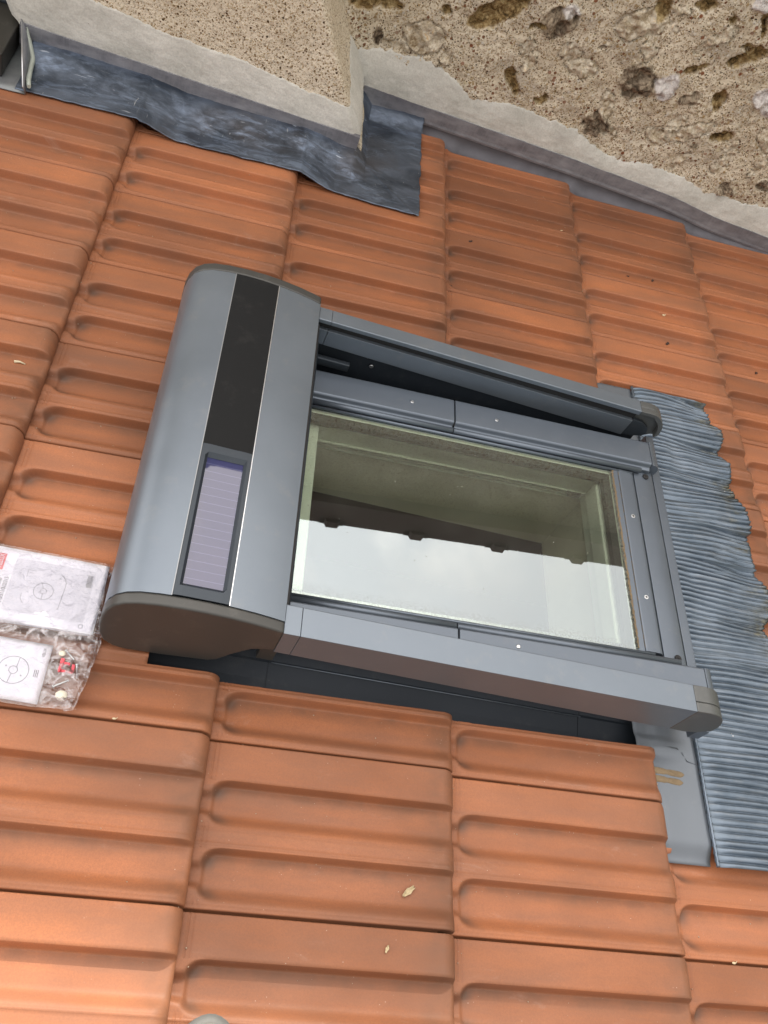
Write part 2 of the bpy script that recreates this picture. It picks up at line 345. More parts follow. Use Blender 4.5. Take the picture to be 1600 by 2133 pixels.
def mat_pleat():
    t = NT('pleated flashing skirt')
    a = t.noise(10, 6, 0.65); s = t.noise(60, 5, 0.7, vec=t.map((0.4, 2.5, 1)))
    col = t.mix(t.ramp(a, (0.35, 0.0), (0.65, 1.0)), (0.112, 0.148, 0.190), (0.200, 0.248, 0.305))
    col = t.mix(t.ramp(s, (0.52, 0.0), (0.70, 0.5)), col, (0.23, 0.25, 0.27))
    d = t.math('MULTIPLY', t.attr('edge'), t.ramp(t.noise(18, 5, 0.7, vec=t.map((0.6, 1.6, 1))), (0.47, 0.0), (0.64, 0.9)))
    col = t.mix(d, col, t.mix(t.ramp(t.noise(90, 4, 0.7), (0.4, 0.0), (0.62, 1.0)), (0.035, 0.038, 0.036), (0.19, 0.17, 0.095)))
    sp = t.math('MULTIPLY', t.ramp(t.noise(150, 3, 0.6), (0.62, 0.0), (0.66, 1.0)), t.math('MULTIPLY', d, t.ramp(t.noise(9, 3), (0.52, 0.0), (0.57, 1.0))))
    col = t.mix(sp, col, (0.75, 0.75, 0.72))
    gr = t.ramp(t.voro(45), (0.04, 0.8), (0.06, 0.0)); gr = t.math('MULTIPLY', gr, t.ramp(t.noise(9, 2, 0.5, vec=t.map((1, 1, 1), loc=(2, 4, 0))), (0.57, 0.0), (0.6, 1.0)))
    col = t.mix(gr, col, (0.72, 0.72, 0.70))
    return t.set(col, t.math('MULTIPLY_ADD', a, 0.2, 0.30), 0.70, t.bump(s, 0.2, 0.001), 0.5)

CLAY = mat_clay()
GREY = mat_paint('grey lacquered aluminium', (0.178, 0.212, 0.252), 0.60, 0.38, 0.20)
ENDG = mat_paint('rail end plastic', (0.115, 0.122, 0.122), 0.45, 0.42, 0.14)
WGREY = mat_paint('window frame lacquer', (0.140, 0.168, 0.205), 0.60, 0.40, 0.14)
GREY2 = mat_paint('dark grey plastic', (0.066, 0.067, 0.064), 0.35, 0.42, 0.12)
GREYD = mat_paint('dark slate plate', (0.050, 0.062, 0.076), 0.5, 0.45, 0.06)
BLACK = mat_plain('black rubber', (0.012, 0.012, 0.013), 0.6, 0, 0.15)
STRIP = mat_paint('black grained strip', (0.010, 0.011, 0.012), 0.0, 0.70, 0.03, 0.2, 0.5)
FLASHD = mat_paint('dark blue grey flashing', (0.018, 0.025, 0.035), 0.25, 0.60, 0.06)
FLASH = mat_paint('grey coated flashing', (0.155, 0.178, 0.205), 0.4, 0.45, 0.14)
LEAD = mat_lead(); ZINC = mat_zinc(); MORTAR = mat_mortar(); RUBBLE = mat_rubble(); ROUGH = mat_roughcast()
GLASS = mat_glass(); FILM = mat_film(); PLEAT = mat_pleat()
SASH = mat_plain('pale green white sash paint', (0.84, 0.90, 0.76), 0.45, 0, 0.1)
LINING = mat_plain('dull plaster lining', (0.70, 0.66, 0.52), 0.85, 0, 0.3, 90)
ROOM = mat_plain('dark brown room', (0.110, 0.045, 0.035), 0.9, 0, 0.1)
SPACER = mat_plain('brown glass spacer', (0.022, 0.018, 0.014), 0.6, 0.2, 0.5, 500, var=0.5)
STEEL = mat_plain('bright screw metal', (0.62, 0.64, 0.66), 0.3, 0.9, 0.1)
BRIGHT = mat_plain('bare aluminium edge', (0.70, 0.72, 0.75), 0.3, 0.85, 0.1)
PAPER = mat_plain('white paper', (0.86, 0.86, 0.93), 0.7, 0, 0.05, 120, var=0.02)
PAPERG = mat_plain('pale grey print', (0.70, 0.70, 0.77), 0.7, 0, 0.05, var=0.03)
INK = mat_plain('grey ink', (0.16, 0.16, 0.19), 0.7, 0, 0.05)
REDINK = mat_plain('red print', (0.78, 0.13, 0.15), 0.6, 0, 0.05, var=0.05)
REDP = mat_plain('red plastic', (0.75, 0.08, 0.11), 0.35, 0, 0.05)
WOODE = mat_plain('dark stained timber', (0.070, 0.030, 0.022), 0.8, 0, 0.4, 60)
DIRT = mat_plain('dry soil', (0.22, 0.165, 0.10), 0.95, 0, 0.8, 300, var=0.45)
SEAL = mat_plain('pale silicone bead', (0.45, 0.50, 0.45), 0.35, 0, 0.2)
def mat_solar():
    t = NT('solar cell'); x = t.n.new('ShaderNodeSeparateXYZ'); t.l.new(t.co(), x.inputs[0])
    f = t.math('FRACT', t.math('MULTIPLY', x.outputs[1], 1/0.0132)); line = t.math('LESS_THAN', f, 0.05)
    col = t.mix(line, (0.032, 0.034, 0.090), (0.15, 0.15, 0.23))
    return t.set(col, 0.55, 0, spec=0.5, Coat_Weight=1.0, Coat_Tint=(0.70, 0.75, 1.0, 1.0), Coat_Roughness=0.02, Coat_IOR=1.75)
SOLAR = mat_solar()

# ---------------------------------------------------------------- roof tiles
D = 0.0185
T1a, T1b, T2a, T2b = 0.235, 0.525, 0.640, 0.955          # the two troughs across a tile, as fractions of its width
def trough(t, a, b):
    if t <= a or t >= b: return 0.0
    s = (t-a)/(b-a)
    return -D*sst(0, 0.085, s)**0.8*(1-0.30*max(0, s-0.1))*(1-sst(0.66, 1.0, s)**1.1)
def prof(t):
    z = trough(t, T1a, T1b)+trough(t, T2a, T2b)
    for c in (0.535, 0.622): z += 0.0015*max(0, 1-abs(t-c)/0.0065)
    z += -0.0016*sst(0.955, 0.965, t)*0.6
    return z
def tile_z(u, t):
    """height of the tile at u metres below the course line, fraction t across; with pigment marks and painted trough shade"""
    base = H*max(u, -0.04)/G
    p = prof(t); smoke_shade = soot = 0.0
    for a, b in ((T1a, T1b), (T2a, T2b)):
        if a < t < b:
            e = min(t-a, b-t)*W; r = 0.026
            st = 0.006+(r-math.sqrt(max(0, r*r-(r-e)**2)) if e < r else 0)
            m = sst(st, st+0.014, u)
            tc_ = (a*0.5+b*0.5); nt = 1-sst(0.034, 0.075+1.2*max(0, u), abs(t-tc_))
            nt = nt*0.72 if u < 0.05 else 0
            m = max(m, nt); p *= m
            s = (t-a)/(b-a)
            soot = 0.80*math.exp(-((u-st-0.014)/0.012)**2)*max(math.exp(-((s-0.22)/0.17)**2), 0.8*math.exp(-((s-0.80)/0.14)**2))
            smoke_shade = 0.62*(1-sst(0.10, 0.50, s))*sst(0.03, 0.10, s)*sst(0.02, 0.05, u)  # darker band below each drop: painted shade mixed with pigment
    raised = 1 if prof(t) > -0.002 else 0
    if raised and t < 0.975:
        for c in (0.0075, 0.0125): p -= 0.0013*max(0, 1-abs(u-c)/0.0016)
    smoke_shade = max(smoke_shade, 0.62*sst(G-0.085, G-0.004, u), 0.12)
    return base+p, smoke_shade, soot
US = [-0.045, -0.01, -0.002, 0.002, 0.005, 0.0065, 0.0075, 0.0085, 0.011, 0.0125, 0.014]+[0.0165+0.0024*k for k in range(20)]+[0.085, 0.12, 0.16, 0.20, 0.24, 0.27, 0.295, 0.312, 0.3245]
TS = sorted(set([T1a+0.0025, T1a+0.006, T1a+0.010, T1a+0.020, T1a+0.027, T2a+0.003, T2a+0.007, T2a+0.011, T2a+0.022, T2a+0.030]+[0.0, 0.004, 0.012, 0.03, 0.06, 0.12, 0.18, 0.215]+[T1a+(T1b-T1a)*k/18 for k in range(19)]+[0.528, 0.535, 0.542, 0.56, 0.58, 0.60, 0.614, 0.622, 0.630, 0.636]
        +[T2a+(T2b-T2a)*k/18 for k in range(19)]+[0.958, 0.965, 0.975, 0.982, 0.986, 0.988, 1.035]))
RN = 0.0205
def tile_mesh(cut=(), name='clay_tile', k=0, j=0, warp=None):
    mb = MB(); sm = []; so_ = []
    AN = (0, 14, 27, 40, 52, 63, 73, 81, 88)
    cols = US+[G-RN+RN*math.sin(math.radians(a)) for a in AN]+[G, G-0.0015]
    nU = len(cols)
    for iu, u in enumerate(cols):
        for t in TS:
            uu = u
            if len(US) <= iu < nU-2:
                a = math.radians(AN[iu-len(US)]); rise = max(0.0, 1+prof(t)/D) if t < 0.987 else 0.5; rn = 0.007+0.0135*rise
                uu = G-rn+rn*math.sin(a); z, s1, s2 = tile_z(G-rn, t); zz = 0.0015+(z-0.0015)*math.cos(a)**0.85
            elif iu >= nU-2:
                z, s1, s2 = tile_z(G, t); zz = 0.0005 if iu == nU-2 else -0.010
            else: zz, s1, s2 = tile_z(u, t)
            if t <= 0.0: zz -= 0.006
            if t >= 0.987: zz = H*min(u, G-0.012)/G-0.0145
            elif t >= 0.986: zz -= 0.004
            # slightly waisted corners at the nose
            if iu > nU-10: uu -= 0.002*max(0, 1-t/0.03)
            mb.v.append(Vector((uu, -t*W, zz))); sm.append(s1); so_.append(s2)
    nT = nT_ = len(TS)
    for i in range(nU-1):
        for q in range(nT-1):
            mb.face((i*nT+q, i*nT+q+1, (i+1)*nT+q+1, (i+1)*nT+q), True)
    for i_ in range(nU):
        for t_i in (nT_-2, nT_-1): mb.v[i_*nT_+t_i].x = min(mb.v[i_*nT_+t_i].x, G-0.024)
    mb.a = {'smoke_shade': sm, 'soot': so_}
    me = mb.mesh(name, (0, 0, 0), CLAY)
    if cut:
        bm = bmesh.new(); bm.from_mesh(me)
        for (x0, x1, y0, y1) in cut:                       # rectangles (tile coordinates) that the saw took away
            for co, no in (((x0, 0, 0), (1, 0, 0)), ((x1, 0, 0), (1, 0, 0)), ((0, y0, 0), (0, 1, 0)), ((0, y1, 0), (0, 1, 0))):
                bmesh.ops.bisect_plane(bm, geom=bm.verts[:]+bm.edges[:]+bm.faces[:], plane_co=co, plane_no=no, dist=1e-6)
            kill = [f for f in bm.faces if x0 < f.calc_center_median().x < x1 and y0 < f.calc_center_median().y < y1]
            bmesh.ops.delete(bm, geom=kill, context='FACES')
        for v in bm.verts:                                  # the saw cut is a little ragged
            if v.is_boundary and min(abs(v.co.y-c) for r_ in cut for c in (r_[2], r_[3])) < 1e-4:
                v.co.y += 0.0007*noise.noise(Vector((v.co.x*120, k, j)))+0.0009*noise.noise(Vector((v.co.x*30, k, j)))
        if not bm.faces: bm.free(); return None
        bm.to_mesh(me); bm.free()
    return me
HOLE = (0.245, 1.041, -0.965, -0.345)
HOLE3 = (1.00, 1.10, -0.965, -0.345)
base_me = tile_mesh()
ORD = ['first', 'second', 'third', 'fourth', 'fifth', 'sixth', 'seventh', 'eighth', 'ninth', 'tenth', 'eleventh', 'twelfth', 'thirteenth']
tiles = []
visible = []
for k in range(-2, 7):
    for j in range(3, -9, -1):
        x0, y0 = k*G, j*W
        pts = [pj((x0+a*G, y0-b*W, zz)) for a in (0, 0.5, 1) for b in (0, 0.5, 1) for zz in (0, 0.03)]
        if max(p[0] for p in pts) < -25 or min(p[0] for p in pts) > 1625 or max(p[1] for p in pts) < -20 or min(p[1] for p in pts) > 2160 or min(p[2] for p in pts) < 0.1: continue
        yc = 0.318 if x0+G*0.5 < 0.40 else 0.545
        cuts = []
        if y0 > yc: 
            if y0-W >= yc: continue
            cuts.append((-1, 1, yc-y0, 1.0))
        if x0 < 0.455 < x0+G and yc > 0.5: cuts.append((-1, 0.47-x0, 0.32-y0, 1.0))
        hx0, hx1, hy0, hy1 = HOLE if k < 3 else HOLE3
        if x0 < hx1-0.01 and x0+G > hx0+0.01 and y0 > hy0 and y0-W < hy1:
            a = (hx0-x0 if hx0 > x0 else -1, hx1-x0+0.02 if hx1 < x0+G+0.02 else 1, hy0-y0 if hy0 > y0-W else -1, hy1-y0 if hy1 < y0 else 1)
            if a[0] <= -0.05 and a[1] >= G and a[2] <= -W and a[3] >= 0: continue
            cuts.append(a)
        # courses whose tiles lie wholly under the neighbour's pier
        visible.append((k, j, cuts))
kk = sorted(set(v[0] for v in visible)); kname = {}
words = ['first', 'second', 'third', 'fourth', 'fifth', 'sixth', 'seventh', 'eighth']
for n_, k in enumerate(kk): kname[k] = words[n_]
SPECIAL = {(-1, -3): 'with a pale twig on it', (3, 1): 'carrying a cream seed', (1, -6): '', (2, -5): 'whose trough is crossed by the flashing'}
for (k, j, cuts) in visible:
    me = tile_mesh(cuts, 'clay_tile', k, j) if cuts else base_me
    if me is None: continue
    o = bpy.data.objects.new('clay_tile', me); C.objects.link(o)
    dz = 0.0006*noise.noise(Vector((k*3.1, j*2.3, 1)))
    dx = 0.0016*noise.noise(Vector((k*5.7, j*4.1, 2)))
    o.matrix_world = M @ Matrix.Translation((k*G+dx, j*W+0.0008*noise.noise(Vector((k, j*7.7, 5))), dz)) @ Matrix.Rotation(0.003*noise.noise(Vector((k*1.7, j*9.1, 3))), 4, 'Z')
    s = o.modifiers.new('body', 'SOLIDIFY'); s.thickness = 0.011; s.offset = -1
    same = sorted([v[1] for v in visible if v[0] == k], reverse=True)
    whole = not cuts
    below = k in (0, 1, 2) and j <= -4
    if below:
        n_ = -4-j
        lab = '%s clay tile, %s below the skylight in the %s column from the left' % ('trimmed' if cuts else 'whole', ORD[n_], kname[k])
    else:
        n_ = same.index(j)
        lab = '%s clay tile, %s down from the wall flashing in the %s column from the left' % ('sawn' if cuts else 'whole', ORD[n_], kname[k])
    tag(o, lab, 'tile', 'interlocking clay tiles laid on the roof')

def roofz(x, y):
    """height of the laid tiles at a roof position"""
    k = math.floor(x/G); j = math.ceil(y/W); return tile_z(x-k*G, min(0.985, max(0.001, (j*W-y)/W)))[0]
def rooftop(x):
    """height of the raised bands, smoothed over the step at each course"""
    k = math.floor(x/G); u = x-k*G
    z = H*u/G
    return max(z, H*(1-sst(0.0, 0.055, u)))
# the deck under the tiles
d = MB(); d.box(-2.5, 4.0, -3.5, 0.60, -0.12, -0.085)
dk = d.build('roof_deck', mat_plain('dark roofing felt', (0.03, 0.028, 0.026), 0.9), loc=(0, 0, -0.1)); dk['kind'] = 'structure'
for f_ in dk.data.polygons: pass
bmh = bmesh.new(); bmh.from_mesh(dk.data)
for co, no in (((0.40, 0, 0), (1, 0, 0)), ((1.02, 0, 0), (1, 0, 0)), ((0, -0.86, 0), (0, 1, 0)), ((0, -0.43, 0), (0, 1, 0))):
    bmesh.ops.bisect_plane(bmh, geom=bmh.verts[:]+bmh.edges[:]+bmh.faces[:], plane_co=co, plane_no=no)
bmesh.ops.delete(bmh, geom=[f for f in bmh.faces if 0.40 < f.calc_center_median().x < 1.02 and -0.86 < f.calc_center_median().y < -0.43], context='FACES')
bmh.to_mesh(dk.data); bmh.free()
g = MB(); g.grid(2, 2, lambda i, j: M.inverted() @ Vector((-80+160*i, -80+160*j, -6.5)))
gm = mat_plain('distant ground', (0.10, 0.11, 0.07), 0.95)
g.build('ground', gm, loc=(0, 0, 0))['kind'] = 'structure'

# ---------------------------------------------------------------- neighbour's wall
YW = 0.565
FEAT = [('cav', 0.426, 0.252, 0.0616, 0.0168, 0.0042, -0.0178), ('cav', 0.694, 0.328, 0.0663, 0.0551, 0.0198, -0.0195), ('cav', 0.79, 0.198, 0.016, 0.0059, 0.0155, -0.0317), ('cav', 0.872, 0.182, 0.0193, 0.0115, 0.0066, -0.0089), ('cav', 1.116, 0.497, 0.0274, 0.01, 0.0074, -0.0101), ('cav', 1.191, 0.489, 0.0139, 0.0051, 0.0072, -0.0094), ('stone', 1.183, 0.445, 0.0279, 0.0391, 0.0129, -0.007), ('cav', 1.275, 0.435, 0.0356, 0.0327, 0.0153, -0.0109), ('dark', 1.066, 0.303, 0.0135, 0.044, 0.0483, -0.0172), ('white', 1.136, 0.31, 0.0128, 0.0314, 0.0288, -0.0123), ('cav', 1.274, 0.327, 0.0028, 0.0241, 0.0182, -0.0047), ('stone', 1.25, 0.229, 0.0567, 0.0382, 0.0146, -0.0146), ('white', 1.385, 0.358, 0.0341, 0.0125, 0.0241, -0.0298), ('stone', 1.383, 0.184, 0.0133, 0.0295, 0.0135, -0.0069), ('dark', 1.032, 0.172, 0.0429, 0.0003, 0.006, -0.0307), ('stone', 0.927, 0.28, 0.0407, 0.0074, 0.0083, -0.0231), ('stone', 1.007, 0.414, 0.0528, 0.0306, 0.0225, -0.0247), ('stone', 0.552, 0.217, 0.0434, 0.0079, 0.0069, -0.0361), ('dark', 0.829, 0.355, 0.0369, 0.0313, 0.0263, -0.0238), ('white', 0.843, 0.385, 0.0219, 0.008, 0.009, -0.0162), ('dark', 1.437, 0.131, 0.0209, 0.0078, 0.0117, -0.0155), ('stone', 1.191, 0.194, 0.0337, 0.0003, 0.0043, -0.0165), ('cav', 1.257, 0.455, 0.0142, 0.0052, 0.0056, -0.0071), ('white', 1.225, 0.537, 0.0234, 0.0085, 0.0092, -0.0115), ('stone', 1.069, 0.47, 0.0231, -0.0023, 0.0002, -0.0092), ('cav', 0.582, 0.292, 0.014, 0.0051, 0.0031, -0.0075), ('stone', 0.788, 0.284, 0.0141, 0.0177, 0.0094, -0.0065), ('cav', 1.335, 0.247, 0.0246, 0.0152, 0.0118, -0.0118), ('cav', 0.791, 0.325, 0.0182, 0.0066, 0.0044, -0.0085)]
_r = random.Random(11)
for _k in range(80):
    _x = _r.uniform(0.45, 1.75); _z = _r.uniform(0.15, 0.64); _a = _r.uniform(0, 3.14); _l = _r.uniform(0.010, 0.038); _w = _l*_r.uniform(0.3, 0.75)
    if any(abs(_x-f[1])+abs(_z-f[2]) < 0.045 for f in FEAT): continue
    FEAT.append((_r.choice(['stone', 'stone', 'stone', 'stone', 'stone', 'cav', 'dark']), _x, _z, _l*math.cos(_a), _l*math.sin(_a), -_w*math.sin(_a), _w*math.cos(_a)))
def lerp_line(pts, x):
    if x <= pts[0][0]: return pts[0][1]
    for a, b in zip(pts, pts[1:]):
        if x <= b[0]: return a[1]+(b[1]-a[1])*(x-a[0])/(b[0]-a[0])
    return pts[-1][1]
def wall_point(x, z):
    d = 0.0060*fbm(x*9, z*9, 1, 5)+0.0026*fbm(x*50, z*50, 2, 4)+0.0008*fbm(x*190, z*190, 4, 2)
    a = {'cav': 0.0, 'stone': 0.0, 'dark': 0.0, 'white': 0.0}
    wx = x+0.012*fbm(x*26, z*26, 7, 5); wz = z+0.012*fbm(x*26+9, z*26, 8, 5)
    for (ty, cx, cz, ax, az, bx_, bz_) in FEAT:
        if abs(x-cx) > 0.12 or abs(z-cz) > 0.12: continue
        det = ax*bz_-az*bx_
        p = ((wx-cx)*bz_-(wz-cz)*bx_)/det; q = (-(wx-cx)*az+(wz-cz)*ax)/det
        r = math.sqrt(p*p+q*q)
        if r < 1.25:
            m = 1-sst(0.86, 1.0, r); a[ty] = max(a[ty], m)
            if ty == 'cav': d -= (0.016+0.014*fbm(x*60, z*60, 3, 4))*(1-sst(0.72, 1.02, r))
            elif ty == 'dark': d += (0.002+0.022*fbm(x*40, z*40, 3, 6))*m
            elif ty == 'white': d += (0.004+0.014*fbm(x*42, z*42, 5, 5))*m
            else: d += (0.001+0.012*fbm(x*42, z*42, 6, 5))*m-0.0075*max(0, 1-abs(r-1)/0.09)
    return d, a
wall = thing('stone_wall', 'sandy rubble wall of the neighbouring house with pitted stones, rising beyond the flashing', 'wall', (1.0, YW+0.1, 0.1))
mb = MB(); NX, NZ = 470, 190; at = {'cav': [], 'stone': [], 'dark': [], 'white': []}
X0, X1, Z0, Z1 = 0.30, 1.80, 0.06, 0.66
def wp(i, j):
    x = X0+(X1-X0)*i/(NX-1); z = Z0+(Z1-Z0)*j/(NZ-1)
    d, a = wall_point(x, z)
    for k_ in at: at[k_].append(a[k_])
    return (x, YW-d, z)
mb.grid(NX, NZ, wp, flip=False); mb.a = at
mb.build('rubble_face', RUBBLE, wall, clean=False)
mb = MB()
mb.box(-1.6, 3.4, YW+0.070, YW+0.30, -0.6, 1.64)
mb.box(1.80, 3.4, YW-0.001, YW+0.069, -0.5, 1.64); mb.box(-1.6, 0.30, YW-0.001, YW+0.069, 0.0, 1.64); mb.box(0.30, 1.80, YW-0.001, YW+0.069, 0.66, 1.64); mb.box(0.30, 1.80, YW-0.001, YW+0.069, -0.5, 0.06)
for a_ in at: mb.a[a_] = [0.0]*len(mb.v)
mb.build('upper_wall', RUBBLE, wall, clean=False)
# mortar band over the wall flashing
MT = [(0.397, 0.145), (0.437, 0.152), (0.496, 0.168), (0.568, 0.18), (0.636, 0.163), (0.718, 0.131), (0.805, 0.148), (0.897, 0.146), (0.991, 0.143), (1.018, 0.13), (1.107, 0.107), (1.183, 0.121), (1.222, 0.126), (1.327, 0.12), (1.393, 0.11), (1.525, 0.113), (1.575, 0.127), (1.9, 0.12)]
def zinc_top(x): return lerp_line([(0.45, 0.070), (1.0, 0.072), (1.3, 0.068), (1.46, 0.052), (1.62, 0.047), (1.9, 0.045)], x)
mb = MB(); nx, nz = 420, 26
def mp_(i, j):
    x = 0.40+1.45*i/(nx-1); s = j/(nz-1)
    zt = lerp_line(MT, x)+0.007*fbm(x*20, 3, 0, 5)+0.006*fbm(x*80, 5, 0, 4)
    zb = zinc_top(x)-0.001; z = zb+(zt-zb)*s
    th = 0.0095*(1-s**2.2)+0.001+0.0022*fbm(x*16, z*22, 2, 4)*(1-s*0.5)+0.0007*fbm(x*80, z*80, 3, 3)
    if s > 0.97: th = -0.006
    return (x, YW-th, z)
mb.grid(nx, nz, mp_); mb.build('mortar_fillet', MORTAR, wall)
# verge of the neighbour's roof, high above (seen mirrored in the pane)
mb = MB(); mb.box(-1.8, 3.6, 0.478, 1.3, 1.66, 1.72); mb.box(-1.8, 3.6, 0.470, 0.500, 1.60, 1.74)
mb.build('verge_board', WOODE, wall)
for q in range(14):
    mb = MB(); x = -1.45+0.345*q
    mb.prism([(0, 0), (0.022, 0), (0.03, 0.016), (0.075, 0.016), (0.085, 0), (0.10, 0), (0.10, -0.12), (0, -0.12)], lambda p, a: (x+p[0], 0.47-p[1], a), 1.705, 1.745)
    mb.build('verge_tile', WOODE, wall)

# ---------------------------------------------------------------- rendered pier
PY = 0.345; SH = 0.60
pier = thing('rendered_pier', 'square pier of beige pebbly render standing out from the stone wall at top left', 'pier', (0.1, PY+0.1, 0.05))
def pier_path(s):
    """outline of the pier at one level, s in metres from its left rear corner"""
    L = [(-0.275, 0.60), (-0.275, PY), (0.452, PY), (0.452, 0.60)]
    segs = [0.255, 0.727, 0.255]; r = 0.012
    for k_, l in enumerate(segs):
        if s <= l or k_ == 2:
            a, b = L[k_], L[k_+1]; t = s/l; t = min(t, 1)
            p = [a[0]+(b[0]-a[0])*t, a[1]+(b[1]-a[1])*t]
            # round the two corners
            for c in ((-0.275, PY, 1), (0.452, PY, -1)):
                dx, dy = abs(p[0]-c[0]), abs(p[1]-c[1]); m = max(dx, dy)
                if m < r: k2 = (1-m/r)**2*r*0.30; p[0] += c[2]*k2; p[1] += k2
            n = [(-1, 0), (0, -1), (1, 0)][k_]
            return p, n
        s -= l
mb = MB(); ns, nz = 430, 170
def pp(i, j):
    s = 1.237*i/(ns-1); z = 0.10+0.52*j/(nz-1)
    p, n = pier_path(s)
    d = 0.0022*fbm(s*12, z*12, 5, 4)+0.0013*fbm(s*110, z*110, 6, 4)+0.0008*fbm(s*260, z*260, 7, 2)
    return (p[0]-SH*(z-0.075)+n[0]*d, p[1]+n[1]*d, z)
mb.grid(ns, nz, pp, flip=True); mb.build('render_face', ROUGH, pier, clean=False)
mb = MB()
for z0, z1 in ((-0.10, 0.10), (0.62, 1.64)):
    mb.prism([(-0.274, 0.60), (-0.274, PY+0.002), (0.451, PY+0.002), (0.451, 0.60)], lambda p, a: (p[0]-SH*(a-0.075), p[1], a), z0, z1)
mb.build('pier_core', ROUGH, pier)
PT = [(-0.30, 0.170), (-0.124, 0.165), (-0.053, 0.16), (0.006, 0.150), (0.104, 0.147), (0.195, 0.149), (0.282, 0.135), (0.347, 0.129), (0.398, 0.128), (0.47, 0.132)]
mb = MB(); ns, nz = 420, 26
def pm(i, j):
    s = 1.237*i/(ns-1); p, n = pier_path(s); q = j/(nz-1)
    side = 0 < s-0.982
    zt = (lerp_line(PT, p[0]-0.04) if s < 0.982 else 0.128+0.05*(s-0.982)/0.25)+0.005*fbm(s*20, 1, 0, 4)+0.003*fbm(s*95, 4, 0, 3)
    zb = 0.066 if not side else 0.066+0.028*(s-0.982)/0.22
    if s < 0.26: zb = 0.072
    z = zb+(zt-zb)*q
    th = 0.0088*(1-q**2.0)+0.001+0.002*fbm(s*15, z*20, 8, 4)*(1-q*0.5)+0.0006*fbm(s*85, z*85, 3, 3)
    if q > 0.97: th = -0.004
    sh = SH*(z-0.075)*(1-0.25*(1-q))
    return (p[0]-sh+n[0]*th, p[1]+n[1]*th, z)
mb.grid(ns, nz, pm, flip=True); mb.build('mortar_fillet', MORTAR, pier)

# ---------------------------------------------------------------- zinc strips and lead
def strip(path, prof_, mb):
    """profile (out, z) swept along plan points with outward normals"""
    n = len(prof_)
    def f(i, j): (x, y, nx_, ny_, zo) = path[i]; o_, z = prof_[j]; return (x+nx_*o_, y+ny_*o_, z+zo)
    mb.grid(len(path), n, f, smooth=False)
zp = MB()
path = []
for q in range(60):
    x = 0.462+1.40*q/59; path.append((x, YW, 0, -1, (zinc_top(x)-0.072)+0.0012*fbm(x*9, 2, 0, 3)))
strip(path, [(0.004, 0.0745), (0.0125, 0.0735), (0.0130, 0.060), (0.0140, 0.044), (0.0152, 0.038), (0.0150, 0.034), (0.010, 0.033), (0.006, 0.036)], zp)
o = zp.build('zinc_flashing', ZINC); tag(o, 'long weathered zinc strip under the mortar along the foot of the stone wall', 'flashing')
m = o.modifiers.new('s', 'SOLIDIFY'); m.thickness = 0.0012
zp = MB(); path = []
for q in range(50):
    x = -0.262+0.724*q/49; path.append((x, PY, 0, -1, 0.001*fbm(x*9, 7, 0, 3)))
strip(path, [(0.004, 0.0725), (0.0125, 0.0720), (0.0130, 0.055), (0.0140, 0.041), (0.0155, 0.034), (0.0152, 0.029), (0.010, 0.028), (0.005, 0.031)], zp)
o = zp.build('zinc_flashing', ZINC); tag(o, 'short zinc strip folded along the foot of the rendered pier', 'flashing')
m = o.modifiers.new('s', 'SOLIDIFY'); m.thickness = 0.0012
# lead soaker behind the cut tiles at the wall
mb = MB(); nx = 300
def ls(i, j):
    x = 0.58+1.25*i/(nx-1); yy, zz = [(0.505, -0.012), (0.535, -0.008), (0.550, 0.002), (0.5545, 0.018), (0.556, 0.05)][j]
    return (x, yy+0.0012*fbm(x*40, j, 0, 3), zz+0.003*fbm(x*26, j*2, 1, 3)+rooftop(x)*0.35)
mb.grid(nx, 5, ls); 
SOAK = mat_plain('gritty dark lead', (0.14, 0.14, 0.16), 0.6, 0.3, 0.6, 150, var=0.5)
o = mb.build('lead_soaker', SOAK); tag(o, 'gritty dark lead gutter strip between the cut tiles and the long zinc strip', 'flashing')
o.modifiers.new('s', 'SOLIDIFY').thickness = 0.002
# the dressed lead apron round the pier
LX0, LX1 = -0.236, 0.622
def ledge(x):
    y = 0.198-0.012*sst(0.35, 0.62, x)+0.003*fbm(x*12, 0, 3, 3)+0.0012*fbm(x*60, 0, 4, 2)
    return y
def leadz(x, y):
    u_ = x-math.floor(x/G)*G; z = max(H*u_/G, (H-0.004)*(1-sst(-0.02, 0.105, u_))+0.004*(u_ < 0.1), H*(1-sst(0.0, 0.03, u_)) if u_ < 0.03 else 0)+0.0045
    up = sst(0.24, 0.335, y)
    if x < 0.49:
        wgt = 1-sst(0.455, 0.50, x); z = z*(1-up*0.5*wgt)+0.036*up*wgt
    z += 0.020*sst(0.505, 0.552, y)
    z += 0.0030*fbm(x*11, y*14, 0, 4)*sst(0.20, 0.25, y)+0.0010*fbm(x*38, y*38, 5, 3)
    # hand-dressed crease from the pier corner to the free corner
    t_ = (x-0.47)*(-0.16)-(y-0.345)*0.14
    z += 0.002*math.exp(-((0.66*(x-0.47)+0.75*(y-0.345)-0.0)/0.004)**2)*0
    dd = abs((x-0.472)*0.746+(y-0.34)*0.666)
    if x > 0.465 and y < 0.345: z += 0.0022*max(0, 1-dd/0.005)
    return z
mb = MB(); nx, ny = 330, 120
def lp(i, j):
    x = LX0+(LX1-LX0)*i/(nx-1); y0 = ledge(x); y = y0+(0.555-y0)*(j/(ny-1))**1.0
    xx = x+(0.004*fbm(y*30, 1, 1, 3) if i == nx-1 else 0)+(0.008*(y-0.2) if i > nx-3 else 0)
    z = leadz(x, y)
    return (xx, y, z)
def lskip(i, j):
    x = LX0+(LX1-LX0)*i/(nx-1); y0 = ledge(x); y = y0+(0.555-y0)*(j/(ny-1)); return x < 0.450 and y > 0.352
mb.grid(nx, ny, lp, skip=lskip)
